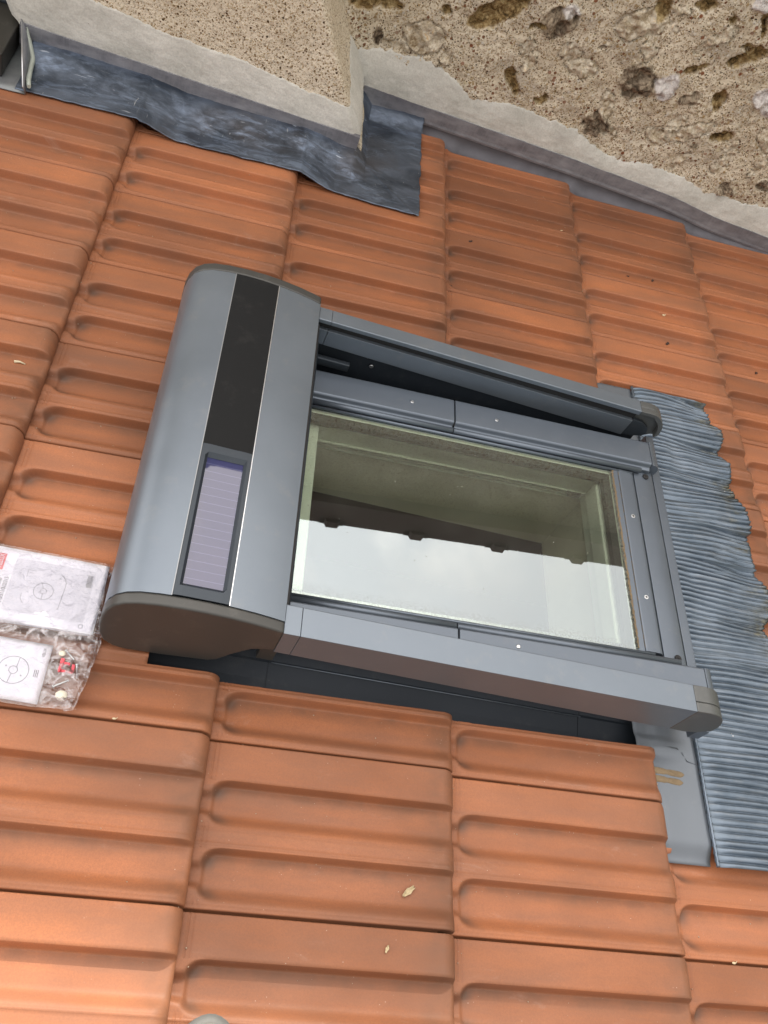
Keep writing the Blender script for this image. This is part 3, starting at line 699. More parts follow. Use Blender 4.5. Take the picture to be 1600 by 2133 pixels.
o = mb.build('lead_flashing', LEAD, clean=False); tag(o, 'blue grey dressed lead sheet with whitish scratches lapped over the tiles round the pier', 'flashing')
s = o.modifiers.new('s', 'SOLIDIFY'); s.thickness = 0.0022; s.offset = 1
# upstand of lead on the return of the pier
mb = MB(); mb.grid(14, 4, lambda i, j: (0.4665+0.001*fbm(i, j, 0, 2)-0.02*j/3, 0.338+0.222*i/13, 0.012+(0.075-0.012+0.026*i/13)*j/3))
o = mb.build('lead_upstand', LEAD); tag(o, 'narrow lead upstand on the shaded return side of the pier', 'flashing')
o.modifiers.new('s', 'SOLIDIFY').thickness = 0.002
# end flange with its silicone bead
fl = thing('zinc_flange', 'thin upright zinc end piece with pale sealant bead at the left end of the lead', 'flashing', (-0.22, 0.25, 0.03))
mb = MB(); P = [(-0.262, 0.342, 0.080), (-0.236, 0.336, 0.036), (-0.214, 0.185, 0.016), (-0.216, 0.178, 0.036)]
mb.grid(2, 12, lambda i, j: tuple((P[0][c]*(1-i)+P[1][c]*i)*(1-j/11)+(P[3][c]*(1-i)+P[2][c]*i)*(j/11) for c in range(3)))
o = mb.build('flange_plate', ZINC, fl); o.modifiers.new('s', 'SOLIDIFY').thickness = 0.0016
mb = MB(); mb.tube([(-0.250, 0.335, 0.070), (-0.240, 0.318, 0.048), (-0.226, 0.29, 0.030), (-0.221, 0.25, 0.028), (-0.215, 0.215, 0.030), (-0.208, 0.192, 0.032)], [0.002, 0.005, 0.0055, 0.005, 0.005, 0.004], 8)
mb.build('sealant_bead', SEAL, fl)
mb = MB(); mb.tube([(P[0][0], P[0][1], P[0][2]), (P[3][0], P[3][1], P[3][2])], 0.0014, 6); mb.build('bright_edge', BRIGHT, fl)
mb = MB(); mb.grid(14, 10, lambda i, j: (-0.42+0.205*i/13, 0.19+0.20*j/9, rooftop(-0.42+0.205*i/13)+0.004+0.0015*fbm(i*0.6, j*0.5, 0, 3)))
o = mb.build('zinc_sheet', mat_zinc('pale zinc sheet', (0.20, 0.23, 0.24), (0.38, 0.41, 0.41))); tag(o, 'pale zinc sheet lying on the tiles beyond the upright end piece at far left', 'flashing'); o.modifiers.new('s', 'SOLIDIFY').thickness = 0.0016
cv = thing('dark_metal_cover', 'dark grey ribbed metal cover at the far left behind the pier', 'roof cover', (-0.5, 0.5, 0.03))
mb = MB(); mb.box(-0.95, -0.268, 0.225, 0.95, 0.012, 0.060); o = mb.build('cover_panel', mat_paint('blackish cover paint', (0.035, 0.034, 0.030), 0.1, 0.45), cv, bevel=0.003)
for q in range(3):
    mb = MB(); mb.box(-0.95, -0.272, 0.40+0.05*q, 0.42+0.05*q, 0.0605, 0.068); mb.build('rib', GREYD, cv, bevel=0.002)

# ---------------------------------------------------------------- skylight (its own plane is tilted a little against the tiles)
TW = 0.061
def wz(x, w): return 0.04+TW*(x-0.427)+w
def WP(x, y, w): return (x, y, wz(x, w))
sk = thing('roof_window', 'grey framed pivot skylight with a greenish dusty pane mirroring sky and a dark verge', 'skylight', (0.71, -0.64, 0.0))
GX0, GX1, GY0, GY1 = 0.425, 0.992, -0.826, -0.456
# glass
mb = MB(); nx, ny = 170, 60; ed = []
def gp(i, j):
    x = GX0-0.004+(GX1-GX0+0.008)*i/(nx-1); y = GY0-0.004+(GY1-GY0+0.008)*j/(ny-1)
    e = max(0, 1-(GX1-x)/0.005)*0.8; e = max(e, 0.22*max(0, 1-(GY1-y)/0.012), 0.30*max(0, 1-(y-GY0)/0.03)); ed.append(e)
    return WP(x, y, 0.0)
mb.grid(nx, ny, gp, smooth=False); mb.a = {'edge': ed}
mb.build('glass_pane', GLASS, sk, clean=False)
def wbox(mb, x0, x1, y0, y1, w0, w1): mb.box(x0, x1, y0, y1, w0, w1, fn=WP)
# covers along the two long sides, in two lengths each
def cover(x0, x1, prof_, name='side_cover'):
    mb = MB(); mb.prism(prof_, lambda p, a: WP(a, p[0], p[1]), x0, x1)
    return mb.build(name, WGREY, sk, bevel=0.0018)
hi = [(-0.383, -0.03), (-0.383, 0.014), (-0.387, 0.018), (-0.436, 0.018), (-0.4395, 0.016), (-0.441, 0.010), (-0.4435, 0.0075), (-0.448, 0.0075), (-0.448, -0.03)]
lo = [(-0.888, -0.03), (-0.888, 0.014), (-0.884, 0.018), (-0.850, 0.018), (-0.848, 0.015), (-0.848, -0.03)]
cover(0.405, 0.6795, hi); 
mb = MB(); mb.prism(hi, lambda p, a: WP(a, p[0], p[1]), 0.6815, 1.070)
bm_end = mb.build('side_cover', WGREY, sk, bevel=0.0018)
cover(0.405, 0.6795, lo); cover(0.6815, 1.095, lo)
# front corners of the covers round down
for y0, y1 in ((-0.441, -0.383), (-0.888, -0.848)):
    mb = MB(); pts = [(1.0705 if y0 > -0.6 else 1.0955, 0.018)]+[((1.0705 if y0 > -0.6 else 1.0955)+0.018*math.sin(a), 0.018-0.016*(1-math.cos(a))) for a in (0.4, 0.8, 1.2, 1.5)]+[((1.0885 if y0 > -0.6 else 1.113), -0.03), ((1.0705 if y0 > -0.6 else 1.0955), -0.03)]
    mb.prism(pts, lambda p, a: WP(p[0], a, p[1]), y0, y1); mb.build('cover_end', WGREY, sk, bevel=0.001)
# round glazing beads
for x0, x1, y, w, r in ((0.405, 0.6795, -0.4495, 0.0065, 0.0052), (0.6815, 1.050, -0.4495, 0.0065, 0.0052), (0.405, 1.034, -0.4575, 0.0020, 0.0028), (0.405, 0.6795, -0.841, 0.0075, 0.0058), (0.6815, 1.060, -0.841, 0.0075, 0.0058), (0.405, 1.020, -0.830, 0.0022, 0.0030)):
    mb = MB(); mb.tube([WP(x0, y, w), WP(x1, y, w)], r, 12)
    mb.build('glazing_bead', WGREY, sk)
mb = MB(); wbox(mb, 0.405, 1.02, -0.4475, -0.4485, -0.01, 0.0004); wbox(mb, 0.405, 1.02, -0.8465, -0.826, -0.012, -0.0006); wbox(mb, 0.405, 1.02, -0.456, -0.446, -0.012, -0.0006)
mb.build('glazing_gasket', BLACK, sk)
# bottom of the sash and the panel below it
mb = MB(); wbox(mb, GX1+0.001, 1.004, GY0-0.002, GY1+0.002, -0.02, 0.0030); mb.build('bottom_bead', WGREY, sk, bevel=0.001)
mb = MB()
mb.prism([(1.0045, -0.02), (1.0045, 0.0035), (1.007, 0.0045), (1.030, 0.0035), (1.0355, 0.0010), (1.0375, -0.001), (1.0375, -0.02)], lambda p, a: WP(p[0], a, p[1]), -0.827, -0.455)
mb.build('bottom_rail', WGREY, sk, bevel=0.0008)
mb = MB(); mb.prism([(1.0395, -0.03), (1.0395, -0.0005), (1.060, -0.0005), (1.076, -0.0035), (1.082, -0.006), (1.084, -0.03)], lambda p, a: WP(p[0], a, p[1]), -0.858, -0.441)
mb.build('bottom_cover', WGREY, sk, bevel=0.001)
mb = MB(); mb.prism([(1.0845, -0.04), (1.0845, -0.007), (1.102, -0.0085), (1.1045, -0.012), (1.1045, -0.04)], lambda p, a: WP(p[0], a, p[1]), -0.945, -0.345)
mb.build('front_ledge', WGREY, sk, bevel=0.001)
mb = MB(); wbox(mb, 1.0375, 1.0395, -0.827, -0.455, -0.02, -0.004); wbox(mb, 0.6795, 0.6815, -0.888, -0.848, 0.0, 0.012); wbox(mb, 0.6795, 0.6815, -0.442, -0.383, 0.0, 0.012)
mb.build('shadow_gap', BLACK, sk)
# line of dirt packed against the bottom seals
for x, r, n_ in ((0.9925, 0.0022, 320), (1.0047, 0.0011, 180)):
    mb = MB()
    for q in range(n_):
        y = GY0+0.004+(GY1-GY0-0.008)*q/n_; mb.ball(WP(x+random.gauss(0, 0.0007), y, 0.003), r*random.uniform(0.45, 1.0), (1, 1.3, 0.55), 3, 0.6)
    o = mb.build('dirt_line', DIRT, sk, clean=False)
for (x, y) in ((0.600, -0.413), (0.760, -0.413), (0.775, -0.864)):
    mb = MB(); mb.disc(WP(x, y, 0.0178), 0.0035, 0.0012, 14, 0.0025, (-TW, 0, 1)); mb.build('rivet', STEEL, sk)
for y in (-0.559, -0.725):
    mb = MB(); mb.disc(WP(1.0205, y, 0.0035), 0.0040, 0.0012, 16, 0.0034, (-TW, 0, 1)); r_ = mb.build('rivet', STEEL, sk)
    mb = MB(); mb.disc(WP(1.0205, y, 0.0046), 0.0018, 0.0004, 12, 0.0016, (-TW, 0, 1)); mb.build('rivet_hole', BLACK, r_)
for c in list(sk.children):
    for cc in c.children: cc.matrix_parent_inverse = Matrix.Identity(4)
for y in (-0.457, -0.829):
    mb = MB(); mb.disc(WP(1.0635, y, -0.0005), 0.0058, 0.003, 18, 0.0045, (-TW, 0, 1)); mb.disc(WP(1.0635, y, 0.002), 0.0022, 0.0016, 6, 0.002, (-TW, 0, 1)); mb.build('screw', BLACK, sk)
# inner glass edge, sash and reveal seen through the pane
def ring(name, mat, x0, x1, y0, y1, t, w0, w1, bevel=0):
    mb = MB(); wbox(mb, x0, x1, y0, y0+t, w0, w1); wbox(mb, x0, x1, y1-t, y1, w0, w1); wbox(mb, x0, x0+t, y0+t, y1-t, w0, w1); wbox(mb, x1-t, x1, y0+t, y1-t, w0, w1)
    return mb.build(name, mat, sk, bevel=bevel)
ring('spacer_bar', SPACER, 0.405, 0.989, -0.840, -0.466, 0.014, -0.016, -0.004)
ring('pane_edge_seal', SASH, 0.400, 1.004, -0.850, -0.4505, 0.0145, -0.014, -0.006)
ring('sash_frame', SASH, 0.414, 1.006, -0.840, -0.440, 0.034, -0.064, -0.024, 0.003)
ring('inner_sash_step', SASH, 0.410, 1.010, -0.846, -0.432, 0.030, -0.096, -0.0655, 0.003)
mb = MB()
for y in (-0.463,):
    wbox(mb, 0.44, 0.98, -0.465, -0.4625, -0.086, -0.082); wbox(mb, 0.44, 0.98, -0.465, -0.4625, -0.094, -0.091)
mb.build('blind_rail', SASH, sk)
mb = MB(); x0, x1, y0, y1 = 0.43, 0.990, -0.845, -0.458
for a, b, c, d_ in ((x0-0.01, x1+0.01, y0-0.012, y0), (x0-0.01, x1+0.01, y1, y1+0.012), (x0-0.012, x0, y0, y1), (x1, x1+0.012, y0, y1)): mb.box(a, b, c, d_, -0.195, -0.030)
mb.build('reveal_lining', LINING, sk)
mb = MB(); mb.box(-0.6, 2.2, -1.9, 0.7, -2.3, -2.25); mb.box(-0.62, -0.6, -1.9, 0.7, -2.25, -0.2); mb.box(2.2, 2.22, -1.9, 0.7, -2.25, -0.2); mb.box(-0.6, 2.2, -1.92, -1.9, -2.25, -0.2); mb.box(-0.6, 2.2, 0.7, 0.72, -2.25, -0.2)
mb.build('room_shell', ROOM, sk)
mb = MB()
for a, b, c, d_ in ((-0.6, 0.419, -1.9, 0.7), (1.001, 2.2, -1.9, 0.7), (0.419, 1.001, -1.9, -0.856), (0.419, 1.001, -0.447, 0.7)): mb.box(a, b, c, d_, -0.205, -0.196)
mb.build('ceiling_board', LINING, sk)
mb = MB(); wbox(mb, 0.452, 0.464, -0.478, -0.466, -0.022, -0.012); mb.build('corner_clip', SPACER, sk)
mb = MB(); wbox(mb, 0.945, 0.968, -0.475, -0.464, -0.080, -0.068); mb.build('corner_clip', SPACER, sk)

# ---------------------------------------------------------------- roller shutter on top of it
sh = thing('roller_shutter', 'solar powered roller shutter, grey box across the head of the skylight with two side rails', 'roller shutter', (0.3, -0.64, 0.0))
BY0, BY1 = -0.9345, -0.329
def arc(n=26):
    """outer outline of the box, uphill edge round, long flat crown"""
    top = []
    key = [(0.176, 0.062), (0.175, 0.085), (0.176, 0.108), (0.180, 0.127), (0.188, 0.143), (0.200, 0.154), (0.216, 0.161), (0.240, 0.1655), (0.270, 0.168), (0.300, 0.168), (0.330, 0.166), (0.360, 0.162), (0.385, 0.157), (0.4005, 0.153)]
    for a, b in zip(key, key[1:]):
        for q in range(2): top.append((a[0]+(b[0]-a[0])*q/2, a[1]+(b[1]-a[1])*q/2))
    return top+[key[-1]]
TOP = arc()
def topz(x): 
    return lerp_line(TOP[10:], x)
under = [(0.4005, 0.098), (0.392, 0.097), (0.372, 0.090), (0.350, 0.064), (0.334, 0.040), (0.322, 0.033), (0.262, 0.026), (0.212, 0.024), (0.196, 0.028), (0.183, 0.040)]
# box body = crown in three strips (grey, black, grey) + underside
def crown(xa, xb, mat, name, up=0.0, ya=None):
    pts = [p for p in TOP if xa < p[0] < xb and p[1] > 0.12] if xa > 0.2 else [p for p in TOP if p[0] < xb]
    if xa > 0.2: pts = [(xa, topz(xa))]+pts+[(xb, topz(xb))]
    else: pts = pts+[(xb, topz(xb))]
    sec = [(p[0], p[1]+up) for p in pts]; inn = [(p[0]+(0.004 if p[1] < 0.15 and p[0] < 0.25 else 0), p[1]-0.004+up) for p in pts][::-1]
    mb = MB(); mb.prism(sec+inn, lambda p, a: (p[0], a, p[1]), ya or BY0, BY1)
    o = mb.build(name, mat, sh)
    for f in o.data.polygons: f.use_smooth = len(f.vertices) == 4
    o.data.set_sharp_from_angle(angle=math.radians(40))
    return o
crown(0.10, 0.2525, GREY, 'box_cover'); crown(0.3262, 0.4004, GREY, 'box_cover')
o = crown(0.2537, 0.3250, STRIP, 'box_strip', 0.0003, -0.6902)
for x in (0.2531, 0.3256):
    mb = MB(); mb.box(x-0.0006, x+0.0006, BY0, BY1, 0.150, topz(x)+0.0008); mb.build('trim_line', BRIGHT if x > 0.3 else mat_plain('dull trim', (0.35, 0.37, 0.39), 0.4, 0.5), sh)
# solar cell in its bevelled grey frame
cell = MB(); cell.box(0.2625, 0.3165, -0.914, -0.7085, 0.1600, 0.1618)
mb = MB()
X = (0.2542, 0.2600, 0.2640, 0.3150, 0.3192, 0.3247); Yq = (-0.9335, -0.919, -0.913, -0.7095, -0.7035, -0.690)
zt = lambda x, q: {0: topz(x)+0.0009, 1: topz(x)+0.0009, 2: 0.1625}[q]
lv = lambda i, n: 0 if i in (0, n-1) else (1 if i in (1, n-2) else 2)
mb.grid(6, 6, lambda i, j: (X[i], Yq[j], zt(X[i], max(0, min(lv(i, 6), lv(j, 6))))), smooth=False, skip=lambda i, j: i == 2 and j == 2)
sf = mb.build('solar_frame', GREYD, sh)
c_ = cell.build('solar_cell', SOLAR, sf and sh)
# underside + closed body
mb = MB(); mb.prism([(TOP[0][0]+0.001, TOP[0][1])]+[(p[0]+0.004, p[1]-0.011) for p in TOP[1:]][:-1]+[(0.3985, 0.142)]+under, lambda p, a: (p[0], a, p[1]), BY0+0.002, BY1-0.002)
for (i_) in (): pass
ob = mb.build('box_body', GREYD, sh)
# cell well: lower the body below it
# end caps
for y0, y1 in ((-0.9515, -0.9348), (-0.3287, -0.3105)):
    mb = MB(); mid = (0.29, 0.095)
    pts = TOP+[(0.4005, 0.153)]+under
    P_ = [(mid[0]+(p[0]-mid[0])*1.006, mid[1]+(p[1]-mid[1])*1.010) for p in pts]
    # de-duplicate
    Q_ = [P_[0]]
    for p in P_[1:]:
        if (p[0]-Q_[-1][0])**2+(p[1]-Q_[-1][1])**2 > 1e-7: Q_.append(p)
    mb.prism(Q_, lambda p, a: (p[0], a, p[1]), y0, y1)
    mb.build('end_cap', GREY2, sh, bevel=0.0035, seg=3)
mb = MB(); mb.box(0.4008, 0.4060, BY0+0.028, BY1-0.032, 0.085, 0.138); mb.build('box_gap_shade', BLACK, sh)  # black plate standing in for the shade in the gap beside the box
mb = MB(); mb.tube([(0.4105, -0.905, 0.096), (0.4105, -0.364, 0.096)], 0.0056, 10); mb.build('outlet_bar', GREYD, sh)
# side rails
def rail(ya, yb, inner):
    """ya outer face, yb inner face"""
    sgn = 1 if yb > ya else -1
    z1 = lambda x: 0.150-0.009*(x-0.4); z0 = lambda x: 0.092-0.034*(x-0.4)
    # outer skin with an open channel facing the pane
    prof_ = [(0, 0), (0, 1.0), (abs(yb-ya)-0.001, 1.0), (abs(yb-ya), 0.985), (abs(yb-ya), 0.86), (abs(yb-ya)-0.010, 0.86), (abs(yb-ya)-0.010, 0.58), (abs(yb-ya)-0.003, 0.58), (abs(yb-ya)-0.003, 0.0)]
    def P3(p, x): return (x, ya+sgn*p[0], z0(x)+(z1(x)-z0(x))*p[1])
    for x0, x1 in ((0.4012, 0.4235), (0.4240, 1.0295)):
        mb = MB(); mb.prism(prof_ if sgn > 0 else prof_[::-1], P3, x0, x1); mb.build('side_rail', GREY, sh, bevel=0.0014)
    mb = MB(); w_ = abs(yb-ya)
    a_, b_ = sorted((ya+sgn*(w_-0.0098), ya+sgn*(w_-0.0085)))
    mb.box(0.404, 1.03, a_, b_, 0.0, 1.0, fn=lambda x, y, z: (x, y, z0(x)+(z1(x)-z0(x))*(0.60+0.24*z))); mb.build('rail_brush', BLACK, sh)
    # rounded end shoe
    pts = [(1.030, z1(1.03))]
    cx = 1.062
    for q in range(0, 9):
        a = math.radians(90-q*13); pts.append((1.052+0.044*math.cos(a), 0.096+0.049*math.sin(a)*1.0))
    pts += [(1.090, 0.084), (1.078, 0.074), (1.055, 0.069), (1.030, 0.071)]
    mb = MB(); mb.prism(pts, lambda p, a: (p[0], a, p[1]), *(sorted((ya, ya+sgn*0.0165)))); mb.build('rail_end', ENDG, sh, bevel=0.002, seg=3)
    # the curved inner lip of the shoe
    s1 = [(p[0], p[1]) for p in pts[:9]]; s2 = [(p[0]-0.006 if n_ > 2 else p[0], p[1]-0.008) for n_, p in enumerate(s1)][::-1]
    mb = MB(); mb.prism(s1+s2, lambda p, a: (p[0], a, p[1]), *(sorted((ya+sgn*0.0167, yb)))); mb.build('rail_end_lip', ENDG, sh, bevel=0.001)
    mb = MB(); mb.prism([(1.030, z0(1.03)+0.002), (1.030, 0.116), (1.05, 0.114), (1.068, 0.104), (1.075, 0.09), (1.07, 0.08), (1.05, 0.074)], lambda p, a: (p[0], a, p[1]), *(sorted((ya+sgn*0.0170, yb-sgn*0.004)))); mb.build('rail_end_core', GREYD, sh, bevel=0.001)
rail(-0.950, -0.907, 1); rail(-0.331, -0.360, -1)
for y in (-0.3745,):
    mb = MB(); mb.box(0.405, 0.480, -0.372, -0.362, 0.056, 0.073); mb.build('rail_bracket', GREYD, sh, bevel=0.002)
mb = MB(); mb.box(0.388, 0.412, -0.934, -0.924, 0.030, 0.092); mb.box(0.380, 0.420, -0.944, -0.922, 0.0925, 0.0945); mb.build('rail_bracket', GREY2, sh, bevel=0.001)
mb = MB(); mb.disc((0.52, -0.3555, 0.070), 0.004, 0.001, 14, 0.003, (0, -1, 0)); mb.build('rivet', STEEL, sh)

# ---------------------------------------------------------------- flashing of the skylight
fk = thing('skylight_flashing', 'grey metal flashing round the skylight with a wide pleated skirt over the tiles', 'flashing', (1.05, -0.64, 0.0))
mb = MB()
def gut(mb, x0, x1, ys, zs):
    n = 24
    mb.grid(n, len(ys), lambda i, j: (x0+(x1-x0)*i/(n-1), ys[j], zs[j]+0.0*i), smooth=False)
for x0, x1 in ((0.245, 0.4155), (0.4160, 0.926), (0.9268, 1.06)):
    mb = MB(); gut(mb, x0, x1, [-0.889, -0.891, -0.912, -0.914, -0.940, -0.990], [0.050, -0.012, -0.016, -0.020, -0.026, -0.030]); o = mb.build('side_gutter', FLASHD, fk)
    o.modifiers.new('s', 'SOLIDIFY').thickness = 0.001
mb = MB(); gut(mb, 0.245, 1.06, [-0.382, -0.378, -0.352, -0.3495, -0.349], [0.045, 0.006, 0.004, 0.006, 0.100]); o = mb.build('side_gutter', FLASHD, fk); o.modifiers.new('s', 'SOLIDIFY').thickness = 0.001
mb = MB(); mb.tube([(0.42, -0.9145, -0.0175), (0.93, -0.9145, -0.0175)], 0.0009, 6); mb.build('gutter_fold', GREY, fk)
# flat apron sheet
def drape(x, y):
    """sheet lying over the tile below: follows it loosely"""
    z = 0.0
    for dy in (-0.02, 0.0, 0.02): z = max(z, roofz(min(x, 1.36), y+dy) if True else 0)
    return z
def apron_z(x, y):
    k = H*(x-1.0404)/G
    low = trough(min(0.999, max(0, (-1.05-y)/W)), T1a, T1b) if y < -1.05 else 0.0
    bend = -0.012*sst(-1.095, -1.125, y) if y < -1.09 else 0
    return max(0.0, k)+0.0055+bend
mb = MB(); nx, ny = 16, 190
def ap(i, j):
    x = 1.012+0.1065*i/(nx-1); y = -1.128+0.972*j/(ny-1)
    z = apron_z(x, y)+0.0006*fbm(x*20, y*20, 0, 3)
    if x < 1.045: z = min(z, 0.004)-0.0
    # creased fold near the rail
    z += 0.004*(1-sst(0.006, 0.016, abs(y+0.951)))*sst(1.12, 1.05, x) if abs(y+0.951) < 0.02 else 0
    if -0.95 < y < -0.34: z += 0.0
    return (x, y, z)
mb.grid(nx, ny, ap); o = mb.build('apron', FLASH, fk, clean=False); o.modifiers.new('s', 'SOLIDIFY').thickness = 0.0012
mb = MB(); mb.tube([(1.030, -0.957, 0.004), (1.06, -0.953, 0.0095), (1.085, -0.9535, 0.0105), (1.093, -0.960, 0.0100), (1.100, -0.972, 0.0098), (1.118, -0.976, 0.011)], 0.0017, 8); mb.build('apron_fold', FLASH, fk)
# smears of dried soil left by the mason
for yy, l_ in ((-0.9915, 0.062), (-1.0045, 0.058)):
    mb = MB(); n1, n2 = 60, 12
    def dm(i, j):
        s = i/(n1-1); x = 1.028+l_*s; w_ = 0.0052*min(1, (1-s)*9)**0.5*(1+0.35*fbm(x*90, yy, 0, 3)); y = yy-0.010*s*0.4+w_*(2*j/(n2-1)-1)
        e = 1-(2*j/(n2-1)-1)**2
        return (x, y, apron_z(x, y)+0.0012+0.0012*e+0.0008*fbm(x*200, y*200, 0, 3)*e-(0.002 if e < 0.05 else 0)+(0 if x > 1.045 else -0.003*(1.045-x)/0.017))
    mb.grid(n1, n2, dm); mb.build('dirt_smear', DIRT, fk)
# pleated skirt
EDGE = [(-1.30, 1.355), (-1.128, 1.345), (-1.05, 1.350), (-1.00, 1.332), (-0.93, 1.345), (-0.86, 1.338), (-0.80, 1.350), (-0.76, 1.345), (-0.71, 1.318), (-0.693, 1.312), (-0.66, 1.338), (-0.625, 1.335), (-0.60, 1.332), (-0.55, 1.318), (-0.512, 1.322), (-0.47, 1.335), (-0.441, 1.330), (-0.40, 1.312), (-0.347, 1.318), (-0.32, 1.322), (-0.286, 1.308), (-0.25, 1.318), (-0.224, 1.316), (-0.211, 1.296), (-0.155, 1.300), (-0.13, 1.300)]
PER = 0.0110
mb = MB(); ny, nx = 1700, 44; ed = []
ymin, ymax = -1.131, -0.150
def smooth_roof(x, y):
    v = [roofz(min(x, 1.372), y+dy) for dy in (-0.024, -0.016, -0.008, 0.0, 0.008, 0.016, 0.024)]; return 0.5*sum(v)/7+0.5*max(v[1:6])
RZ = {}
def sroof(x, y):
    key = (round(x*100), round(y*200))
    if key not in RZ: RZ[key] = smooth_roof(key[0]/100, key[1]/200)
    return RZ[key]
def sk_(i, j):
    y = ymin+(ymax-ymin)*i/(ny-1); s = j/(nx-1)
    xe = lerp_line(EDGE, y)+0.0035*noise.noise(Vector((0, y/PER*1.1, 2)))
    x = 1.1185+(xe-1.1185)*s
    ym = y+(0.011*fbm(x*3.2, y*5.5, 4, 2)+0.0016*fbm(x*14, y*14, 9, 2))*sst(0.06, 0.6, s)*(0.28+0.55*sst(-0.98, -0.84, y))
    ph = ym/PER; fr = ph-math.floor(ph)
    rip = math.sqrt(max(0, 1-(2*fr-1)**2))                        # round tube with a sharp valley
    amp = 0.0086*max(0.15, 0.72+0.60*fbm(x*4, y*11, 2, 3)+0.35*noise.noise(Vector((x*3, ph*0.9, 1))))
    if s < 0.12: amp *= 0.35+0.65*sst(0.035, 0.12, s)
    crush = 1-0.35*sst(0.25, 0.6, fbm(x*8, y*6, 12, 3)+0.5*sst(0.7, 1.0, s))
    z0 = apron_z(x, max(y, -1.05))
    # towards the free edge the sheet is beaten down onto the tile
    zt_ = roofz(min(x, 1.372), y) if False else None
    low = sroof(x, y)
    b = sst(0.25, 0.95, s)
    z0 = z0*(1-b)+(low+0.0065)*b
    z0 = max(z0, low+0.0050)
    ed.append(sst(0.62, 0.98, s+0.12*fbm(y*25, x*10, 0, 2)))
    z0 += 0.0016*fbm(x*8, y*22, 3, 2)*b
    return (x, y, z0+amp*crush*rip)
mb.grid(ny, nx, sk_, flip=True); mb.a = {'edge': ed}
o = mb.build('pleated_skirt', PLEAT, fk, clean=False); s = o.modifiers.new('s', 'SOLIDIFY'); s.thickness = 0.0014; s.offset = -1
# rolled seam with its row of eyelets
mb = MB()
pts = [(1.1205, ymin+(ymax-ymin)*q/240, apron_z(1.12, max(ymin+(ymax-ymin)*q/240, -1.06))+0.0030+0.0007*math.sin(2*math.pi*(ymin+(ymax-ymin)*q/240)/PER)) for q in range(241)]
mb.tube(pts, 0.0026, 8); mb.build('rolled_seam', PLEAT, fk)
mb = MB(); n_ = int((ymax-ymin)/PER)
for q in range(n_):
    y = (math.floor(ymin/PER)+1+q)*PER; z = apron_z(1.12, max(y, -1.06))+0.0048
    mb.tube([(1.1205+0.0022*math.cos(a), y+0.0018*math.sin(a), z) for a in [math.pi*k_/4 for k_ in range(-2, 5)]], 0.0004, 5)
o = mb.build('stitch_row', BLACK, fk); 

# ---------------------------------------------------------------- instruction booklet, leaflet, bag
def zt0(x, y): return 0.026
bk = thing('instruction_booklet', 'white instruction booklet with red logo lying flat on the tiles at the left', 'booklet', (0.09, -0.887, 0.022))
mb = MB(); nx, ny = 24, 16
bz_ = lambda x, y: 0.0225+0.0025*math.sin((x-0.02)*16)*0.5+0.002*sst(-0.90, -0.94, y)+0.0015*fbm(x*12, y*12, 0, 2)
for lay in range(4):
    mb.grid(nx, ny, lambda i, j: (0.0185-0.0006*lay+0.147*i/(nx-1)+0.0008*(3-lay), -0.941-0.0004*lay+0.108*j/(ny-1), bz_(0.0185+0.147*i/(nx-1), -0.941+0.108*j/(ny-1))-0.0011*lay+0.0015), smooth=True)
o = mb.build('pages', PAPER, bk, clean=False); o.modifiers.new('s', 'SOLIDIFY').thickness = 0.0004
def flat_patch(mat, name, parent, x0, x1, y0, y1, dz, zf):
    mb = MB(); n1, n2 = 10, 10; mb.grid(n1, n2, lambda i, j: (x0+(x1-x0)*i/9, y0+(y1-y0)*j/9, zf(x0+(x1-x0)*i/9, y0+(y1-y0)*j/9)+dz)); return mb.build(name, mat, parent)
CZ = 0.0019
flat_patch(PAPERG, 'cover_panel', bk, 0.047, 0.152, -0.926, -0.846, CZ, bz_)
flat_patch(REDINK, 'logo_plate', bk, 0.0225, 0.0335, -0.868, -0.8435, CZ+0.0001, bz_)
def text(body, mat, parent, x, y, size, dz, zf, name='lettering', align='LEFT', squash=1.0):
    cu = bpy.data.curves.new(name, 'FONT'); cu.body = body; cu.size = size; cu.align_x = align; cu.offset = size*0.012; cu.resolution_u = 3
    tmp = bpy.data.objects.new('tmp', cu); C.objects.link(tmp)
    dg = bpy.context.evaluated_depsgraph_get(); dg.update()
    me = bpy.data.meshes.new_from_object(tmp.evaluated_get(dg)); bpy.data.objects.remove(tmp)
    o_ = Vector(parent['_o'])
    for v in me.vertices:
        # reading direction runs +y, letters stand towards -x
        xx = x-v.co.y; yy = y+v.co.x*squash
        v.co = Vector((xx, yy, zf(xx, yy)+dz))-o_
    me.materials.clear(); me.materials.append(mat)
    o = bpy.data.objects.new(name, me); C.objects.link(o); o.parent = parent; return o
text('VELUX', PAPER, bk, 0.0312, -0.8665, 0.0092, CZ+0.0003, bz_, squash=0.80)
text('VELUX INTEGRA®', INK, bk, 0.0372, -0.9265, 0.0072, CZ+0.0001, bz_, squash=0.78)
text('KLI 310/311/312/313', INK, bk, 0.0445, -0.9265, 0.0072, CZ+0.0001, bz_, squash=0.80)
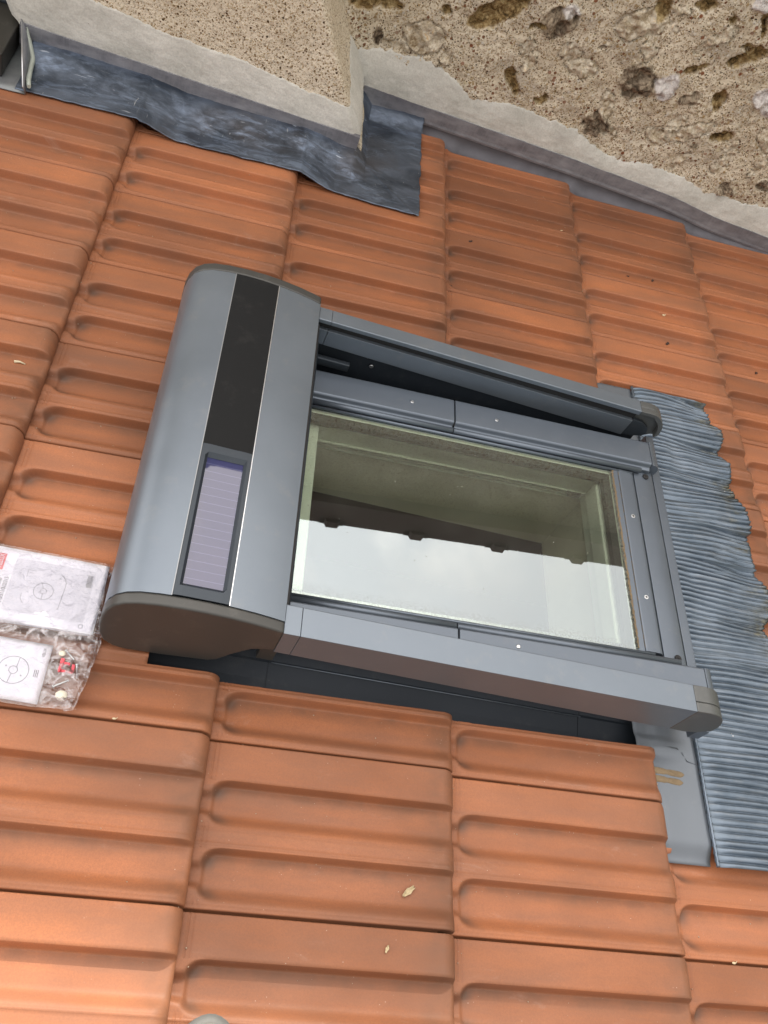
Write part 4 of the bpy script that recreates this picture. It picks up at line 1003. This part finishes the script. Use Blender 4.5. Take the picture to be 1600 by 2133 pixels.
# line drawing of the wall plate and its button
def lines(mat, parent, segs, r, dz, zf, name='line_drawing'):
    mb = MB()
    for s_ in segs:
        for a, b in zip(s_, s_[1:]):
            d_ = Vector((b[0]-a[0], b[1]-a[1], 0)); n_ = Vector((-d_.y, d_.x, 0)).normalized()*r if d_.length > 0 else Vector((0, 0, 0))
            q = [(a[0]+n_.x, a[1]+n_.y), (b[0]+n_.x, b[1]+n_.y), (b[0]-n_.x, b[1]-n_.y), (a[0]-n_.x, a[1]-n_.y)]
            i0 = [mb.vert((p[0], p[1], zf(*p)+dz)) for p in q]; mb.face(i0[::-1])
    return mb.build(name, mat, parent)
def circ(x, y, r, n=28): return [(x+r*math.cos(2*math.pi*k_/n), y+r*math.sin(2*math.pi*k_/n)) for k_ in range(n+1)]
LN = mat_plain('pale line ink', (0.26, 0.26, 0.31), 0.7)
lines(LN, bk, [[(0.066, -0.861), (0.112, -0.862), (0.118, -0.872), (0.116, -0.913), (0.070, -0.911), (0.066, -0.905), (0.066, -0.861)], [(0.068, -0.865), (0.110, -0.866)], circ(0.092, -0.890, 0.0125), circ(0.092, -0.890, 0.004), [(0.088, -0.8785), (0.091, -0.886)], [(0.092, -0.894), (0.092, -0.902)]], 0.00035, CZ+0.0001, bz_)
lines(INK, bk, [[(0.143+0.0, -0.8715+0.0012*q), (0.150, -0.8715+0.0012*q)] for q in range(16)], 0.00032, CZ+0.0003, bz_, 'barcode')
lines(LN, bk, [circ(0.150, -0.932, 0.0028, 16)], 0.0003, CZ+0.0003, bz_, 'round_mark')
lf = thing('instruction_leaflet', 'smaller white leaflet printed with a large ring, lying below the booklet on the tiles', 'leaflet', (0.09, -1.0, 0.02))
lz = lambda x, y: 0.0205+0.001*fbm(x*12, y*12, 3, 2)+0.0008*math.sin(x*30)
mb = MB()
for lay in range(3): mb.grid(14, 12, lambda i, j: (0.030+0.093*i/13, -1.043+0.081*j/11, lz(0.030+0.093*i/13, -1.043+0.081*j/11)-0.0009*lay))
o = mb.build('pages', PAPER, lf, clean=False); o.modifiers.new('s', 'SOLIDIFY').thickness = 0.0004
lines(LN, lf, [circ(0.084, -1.004, 0.0185), circ(0.084, -1.004, 0.0052), [(0.087, -0.999), (0.088, -0.986)], [(0.083, -1.009), (0.081, -1.022)], circ(0.0745, -1.000, 0.0008, 8), circ(0.0945, -1.010, 0.0008, 8)], 0.00040, 0.0006, lz)
text('VELUX', INK, lf, 0.1165, -0.9805, 0.0052, 0.0006, lz, squash=0.8)
lines(INK, lf, [[(0.1095+0.0022*q, -1.009), (0.1095+0.0022*q, -0.999)] for q in range(3)], 0.0004, 0.0006, lz, 'small_print')
# red clips and screws in the bag
z0 = 0.0225
rc = thing('red_clip', 'small red plastic fixing clip inside the clear bag', 'clip', (0.148, -0.992, z0))
mb = MB(); mb.box(0.137, 0.142, -0.999, -0.980, z0, z0+0.005); mb.box(0.142, 0.156, -0.999, -0.995, z0, z0+0.005); mb.box(0.152, 0.156, -0.995, -0.986, z0, z0+0.005); mb.build('clip_body', REDP, rc, bevel=0.001)
mb = MB(); mb.box(0.1422, 0.150, -0.989, -0.985, z0+0.001, z0+0.006); mb.build('clip_tongue', REDP, rc, bevel=0.001)
for q, (a, b, lab) in enumerate([((0.140, -0.968), (0.153, -0.979), 'short steel screw beside the red clip in the clear bag'), ((0.136, -1.020), (0.153, -1.008), 'steel screw below the red clip in the clear bag'), ((0.158, -0.985), (0.162, -1.004), 'steel screw standing right of the red clip in the clear bag')]):
    mb = MB(); d_ = Vector((b[0]-a[0], b[1]-a[1], 0)); n_ = 60; pts = [(a[0]+d_.x*t/n_, a[1]+d_.y*t/n_, z0+0.003) for t in range(n_+1)]
    mb.tube(pts, [0.0026 if t < 4 else (0.0012+0.0004*(t % 3 == 0)) for t in range(n_+1)], 8); o = mb.build('screw', STEEL); tag(o, lab, 'screw', 'screws in the plastic bag')
for (x, y, r, lab) in ((0.149, -1.030, 0.008, 'cream round wall plug in the clear bag below the screws'), (0.137, -0.9735, 0.0045, 'small cream plug above the red clip in the clear bag')):
    mb = MB(); mb.ball((x, y, z0+0.004), r, (1, 0.9, 0.45), 8, 0.2); o = mb.build('wall_plug', mat_plain('cream plastic', (0.72, 0.68, 0.56), 0.4)); tag(o, lab, 'wall plug')
# the bag itself: one crumpled sheet above everything
mb = MB(); nx, ny = 150, 170; lo_ = []
BX = [(-1.052, 0.150), (-1.046, 0.168), (-1.00, 0.1755), (-0.948, 0.181), (-0.90, 0.176), (-0.86, 0.173), (-0.829, 0.172)]
def bagp(i, j):
    y = -1.049+0.218*j/(ny-1); xr = lerp_line(BX, y)+0.0012*fbm(y*60, 0, 0, 3); s = i/(nx-1); x = -0.03+(xr+0.03)*s
    onb = sst(-0.945, -0.938, y)*(1-sst(0.164, 0.169, x)); onl = (1-sst(-0.964, -0.958, y))*(1-sst(0.122, 0.128, x))
    c = noise.ridged_multi_fractal(Vector((x*26, y*26, 1)), 0.8, 2.1, 4, 1.0, 2.0)
    cr_ = 0.0030*(c-0.8)
    z = 0.0245+cr_*0.9+0.004*(1-sst(0.10, 0.20, x))*0+0.0030*sst(0.125, 0.150, x)*(1-sst(-0.96, -0.95, y))*(0.4+0.6*max(0, c-0.4))
    if onb > 0: z = z*(1-onb)+(0.0272+0.0006*(c-0.8))*onb
    if onl > 0: z = z*(1-onl)+(0.0232+0.0007*(c-0.8))*onl
    lo_.append(1-max(onb, onl))
    if s > 0.985: z -= 0.004
    if x > 0.172: z -= 0.0015
    return (x, y, z)
mb.grid(nx, ny, bagp); mb.a = {'loose': lo_}
o = mb.build('plastic_bag', FILM, clean=False); tag(o, 'crumpled clear plastic bag with a serrated edge holding papers and small fixings', 'bag')
# ---------------------------------------------------------------- small debris on the tiles
def deb(name, label, cat, x, y, kind, r=0.004, rz=0.0):
    z = roofz(x, y)
    mb = MB()
    if kind == 'seed':
        mb.ball((x, y, z+r*0.5), r, (1.5, 0.8, 0.7), 6, 0.1, rz); mb.tube([(x+r*1.3*math.cos(rz), y+r*1.3*math.sin(rz), z+r*0.5), (x+r*2.6*math.cos(rz+.5), y+r*2.6*math.sin(rz+.5), z+r)], [r*0.35, r*0.12], 5); m_ = mat_plain('cream seed', (0.62, 0.52, 0.34), 0.6)
    elif kind == 'leaf':
        mb.grid(9, 7, lambda i, j: (x+(i-4)*r*0.55*math.cos(rz)-(j-3)*r*0.30*math.sin(rz)*(1-abs(i-4)/6), y+(i-4)*r*0.55*math.sin(rz)+(j-3)*r*0.30*math.cos(rz)*(1-abs(i-4)/6), z+0.0012+r*1.1*abs(fbm(i*0.9, j*0.9, x*99, 3))+0.15*r*abs(j-3)))
        m_ = mat_plain('dry leaf', (0.50, 0.41, 0.25), 0.8, var=0.4)
    elif kind == 'twig':
        mb.tube([(x, y, z+0.0015), (x+r*2, y+0.001, z+0.003), (x+r*4, y-0.0005, z+0.002)], [r*0.6, r*0.38, r*0.22], 6); m_ = mat_plain('pale twig', (0.62, 0.55, 0.38), 0.8, var=0.4)
    else:
        mb.ball((x, y, z+r*0.3), r, (1.3, 0.6, 0.4), 5, 0.5, rz); mb.ball((x+r*0.9, y+r*0.7, z+r*0.3), r*0.7, (1.2, 0.5, 0.4), 5, 0.5, rz+1); m_ = mat_plain('dark bud scale', (0.05, 0.03, 0.025), 0.7)
    o = mb.build(name, m_); tag(o, label, cat)
    if kind == 'leaf': o.modifiers.new('s', 'SOLIDIFY').thickness = 0.0004
    return o
deb('dry_leaf', 'largest curled tan leaf scrap, in a trough on a tile below the skylight', 'leaf', 0.630, -1.212, 'leaf', 0.0046, 0.7)
deb('dry_leaf', 'tiny tan leaf scrap on a flat band near the bottom edge of the photo', 'leaf', 0.598, -1.284, 'leaf', 0.0022, 1.2)
deb('twig', 'pale broken twig on a tile at the left edge', 'twig', -0.052, -0.492, 'twig', 0.0042)
deb('seed', 'cream seed with a dark stalk on the tiles towards the right', 'seed', 1.262, 0.145, 'seed', 0.0032, 0.2)
deb('bud_scale', 'pair of dark bud scales with a pale tip, below the cream seed', 'plant bit', 1.253, 0.044, 'bud', 0.0046, 1.0)
deb('bud_scale', 'dark bent bud scale on the tile nearest the end of the lead sheet', 'plant bit', 0.756, 0.186, 'bud', 0.0036, 0.4)
deb('bud_scale', 'small dark scale above the cream seed, left of its partner', 'plant bit', 1.185, 0.262, 'bud', 0.0030, 0.0)
deb('bud_scale', 'small upright dark scale directly above the cream seed', 'plant bit', 1.252, 0.268, 'bud', 0.0036, 1.2)
deb('bud_scale', 'dark scale on the tiles close to the right edge', 'plant bit', 1.508, 0.046, 'bud', 0.0036, 1.4)
deb('bud_scale', 'black speck at the head of a tile right above the shutter rail', 'plant bit', 0.712, 0.035, 'bud', 0.0028, -0.6)
deb('pebble', 'small whitish chip lodged in a tile joint at lower right', 'pebble', 1.124, -1.258, 'seed', 0.0022, 0.0)
deb('pebble', 'tiny grey chip in the tile joint below the plastic bag', 'pebble', 0.219, -1.046, 'seed', 0.0018, 0.0)
deb('crumb', 'white crumb on a tile near the wall, third column from the right', 'crumb', 1.000, 0.335, 'seed', 0.0020, 0.3)
gr_ = MB(); rg = random.Random(5)
for q in range(900):
    k = rg.randint(-1, 4); j = rg.randint(-6, 3); u = rg.random()*G; t = rg.random()
    if rg.random() < 0.45: t = rg.choice([0.987, 0.30, 0.70])+rg.gauss(0, 0.012)
    elif rg.random() < 0.4: u = 0.004+abs(rg.gauss(0, 0.008))
    x, y = k*G+u, j*W-t*W
    if (0.16 < x < 1.36 and -0.97 < y < -0.12) or y > 0.53 or (x < 0.63 and y > 0.19) or (x < 0.20 and -1.06 < y < -0.82): continue
    rr = rg.choice([0.0005, 0.0006, 0.0007, 0.0009, 0.0012])
    gr_.ball((x, y, roofz(x, y)+rr*0.4 if t < 0.98 else -0.004), rr, (1, rg.uniform(0.6, 1.2), 0.7), 3, 0.5)
o = gr_.build('grit', mat_plain('pale mortar grit', (0.38, 0.29, 0.21), 0.9, var=0.5), loc=(0.5, -0.3, 0), clean=False); o['kind'] = 'stuff'
added_tree = thing('added_tree', 'leafy crown and trunk added out of view to dapple the sun on the tiles', 'added_tree', (1.9, 2.6, -2.0))  # unseen, added only to break the sun into patches on the lower tiles
Mi = M.to_3x3().inverted(); upv = Mi @ Vector((0, 0, 1)); cen = Vector((1.42, 2.55, 3.60)); foot = cen-upv*7.0
mb = MB(); mb.tube([foot+upv*0.0, foot+upv*3, foot+upv*5, foot+upv*6.6], [0.16, 0.12, 0.08, 0.03], 10)
for q in range(9):
    d_ = Vector((rg.uniform(-1, 1), rg.uniform(-1, 1), rg.uniform(-1, 1))).normalized(); st = cen-upv*rg.uniform(0.2, 1.3); mb.tube([st, st+d_*0.3+upv*0.15, st+d_*0.6+upv*0.35], [0.035, 0.02, 0.008], 6)
mb.build('trunk', mat_plain('bark', (0.12, 0.09, 0.06), 0.9), added_tree)
mb = MB()
for q in range(38):
    d_ = Vector((rg.gauss(0, 1), rg.gauss(0, 1), rg.gauss(0, 1))).normalized(); c_ = cen+Vector((d_.x*0.62, d_.y*0.42, d_.z*0.42))*rg.random()**0.4-upv*0.1
    for l_ in range(46):
        p = c_+Vector((rg.gauss(0, 0.075), rg.gauss(0, 0.075), rg.gauss(0, 0.075))); a_ = Vector((rg.gauss(0, 1), rg.gauss(0, 1), rg.gauss(0, 1))).normalized()*0.028; b_ = a_.cross(Vector((rg.gauss(0, 1), rg.gauss(0, 1), rg.gauss(0, 1)))).normalized()*0.016
        i0 = [mb.vert(p-a_), mb.vert(p+b_), mb.vert(p+a_), mb.vert(p-b_)]; mb.face(i0)
mb.build('crown', mat_plain('green leaves', (0.06, 0.11, 0.03), 0.6), added_tree, clean=False)
# ---------------------------------------------------------------- tip of a shoe at the bottom edge
shoe = thing('shoe', 'scuffed grey toe cap of a shoe poking in at the bottom edge', 'shoe', (0.39, -1.46, 0.0))
mb = MB(); SX, SYY, SZ = 0.392, -1.462, 0.012
def toe(i, j):
    a = math.pi*(i/23); b = (math.pi/2)*(j/10); r = 0.046
    return (SX+r*1.02*math.cos(a)*math.cos(b)**0.8, SYY+0.0+r*1.9*math.sin(a)*math.cos(b)**0.8-0.0*b, SZ+0.018+0.040*math.sin(b)+0.001*fbm(i*0.5, j*0.5, 0, 3))
mb.grid(24, 11, toe); mb.grid(24, 2, lambda i, j: (SX+0.0465*1.02*math.cos(math.pi*i/23), SYY-0.20*j, SZ+0.018+0.03*math.sin(math.pi*i/23)))
mb.build('toe_cap', mat_plain('scuffed grey leather', (0.20, 0.195, 0.18), 0.6, 0, 0.6, 120, var=0.5), shoe)
mb = MB()
mb.grid(24, 3, lambda i, j: (SX+(0.050)*1.02*math.cos(math.pi*i/23), SYY+0.0505*1.9*math.sin(math.pi*i/23)*(1.0), SZ+0.009*j), smooth=True)
mb.grid(24, 2, lambda i, j: (SX+(0.050-0.006*j)*1.02*math.cos(math.pi*i/23), SYY+(0.0505-0.006*j)*1.9*math.sin(math.pi*i/23), SZ+0.018))
mb.build('rubber_sole', mat_plain('worn rubber sole', (0.10, 0.10, 0.095), 0.55, 0, 0.5, 150, var=0.4), shoe)
for o in bpy.data.objects:
    if '_o' in o.keys(): del o['_o']
SC.cycles.max_bounces = 8; SC.cycles.transparent_max_bounces = 12
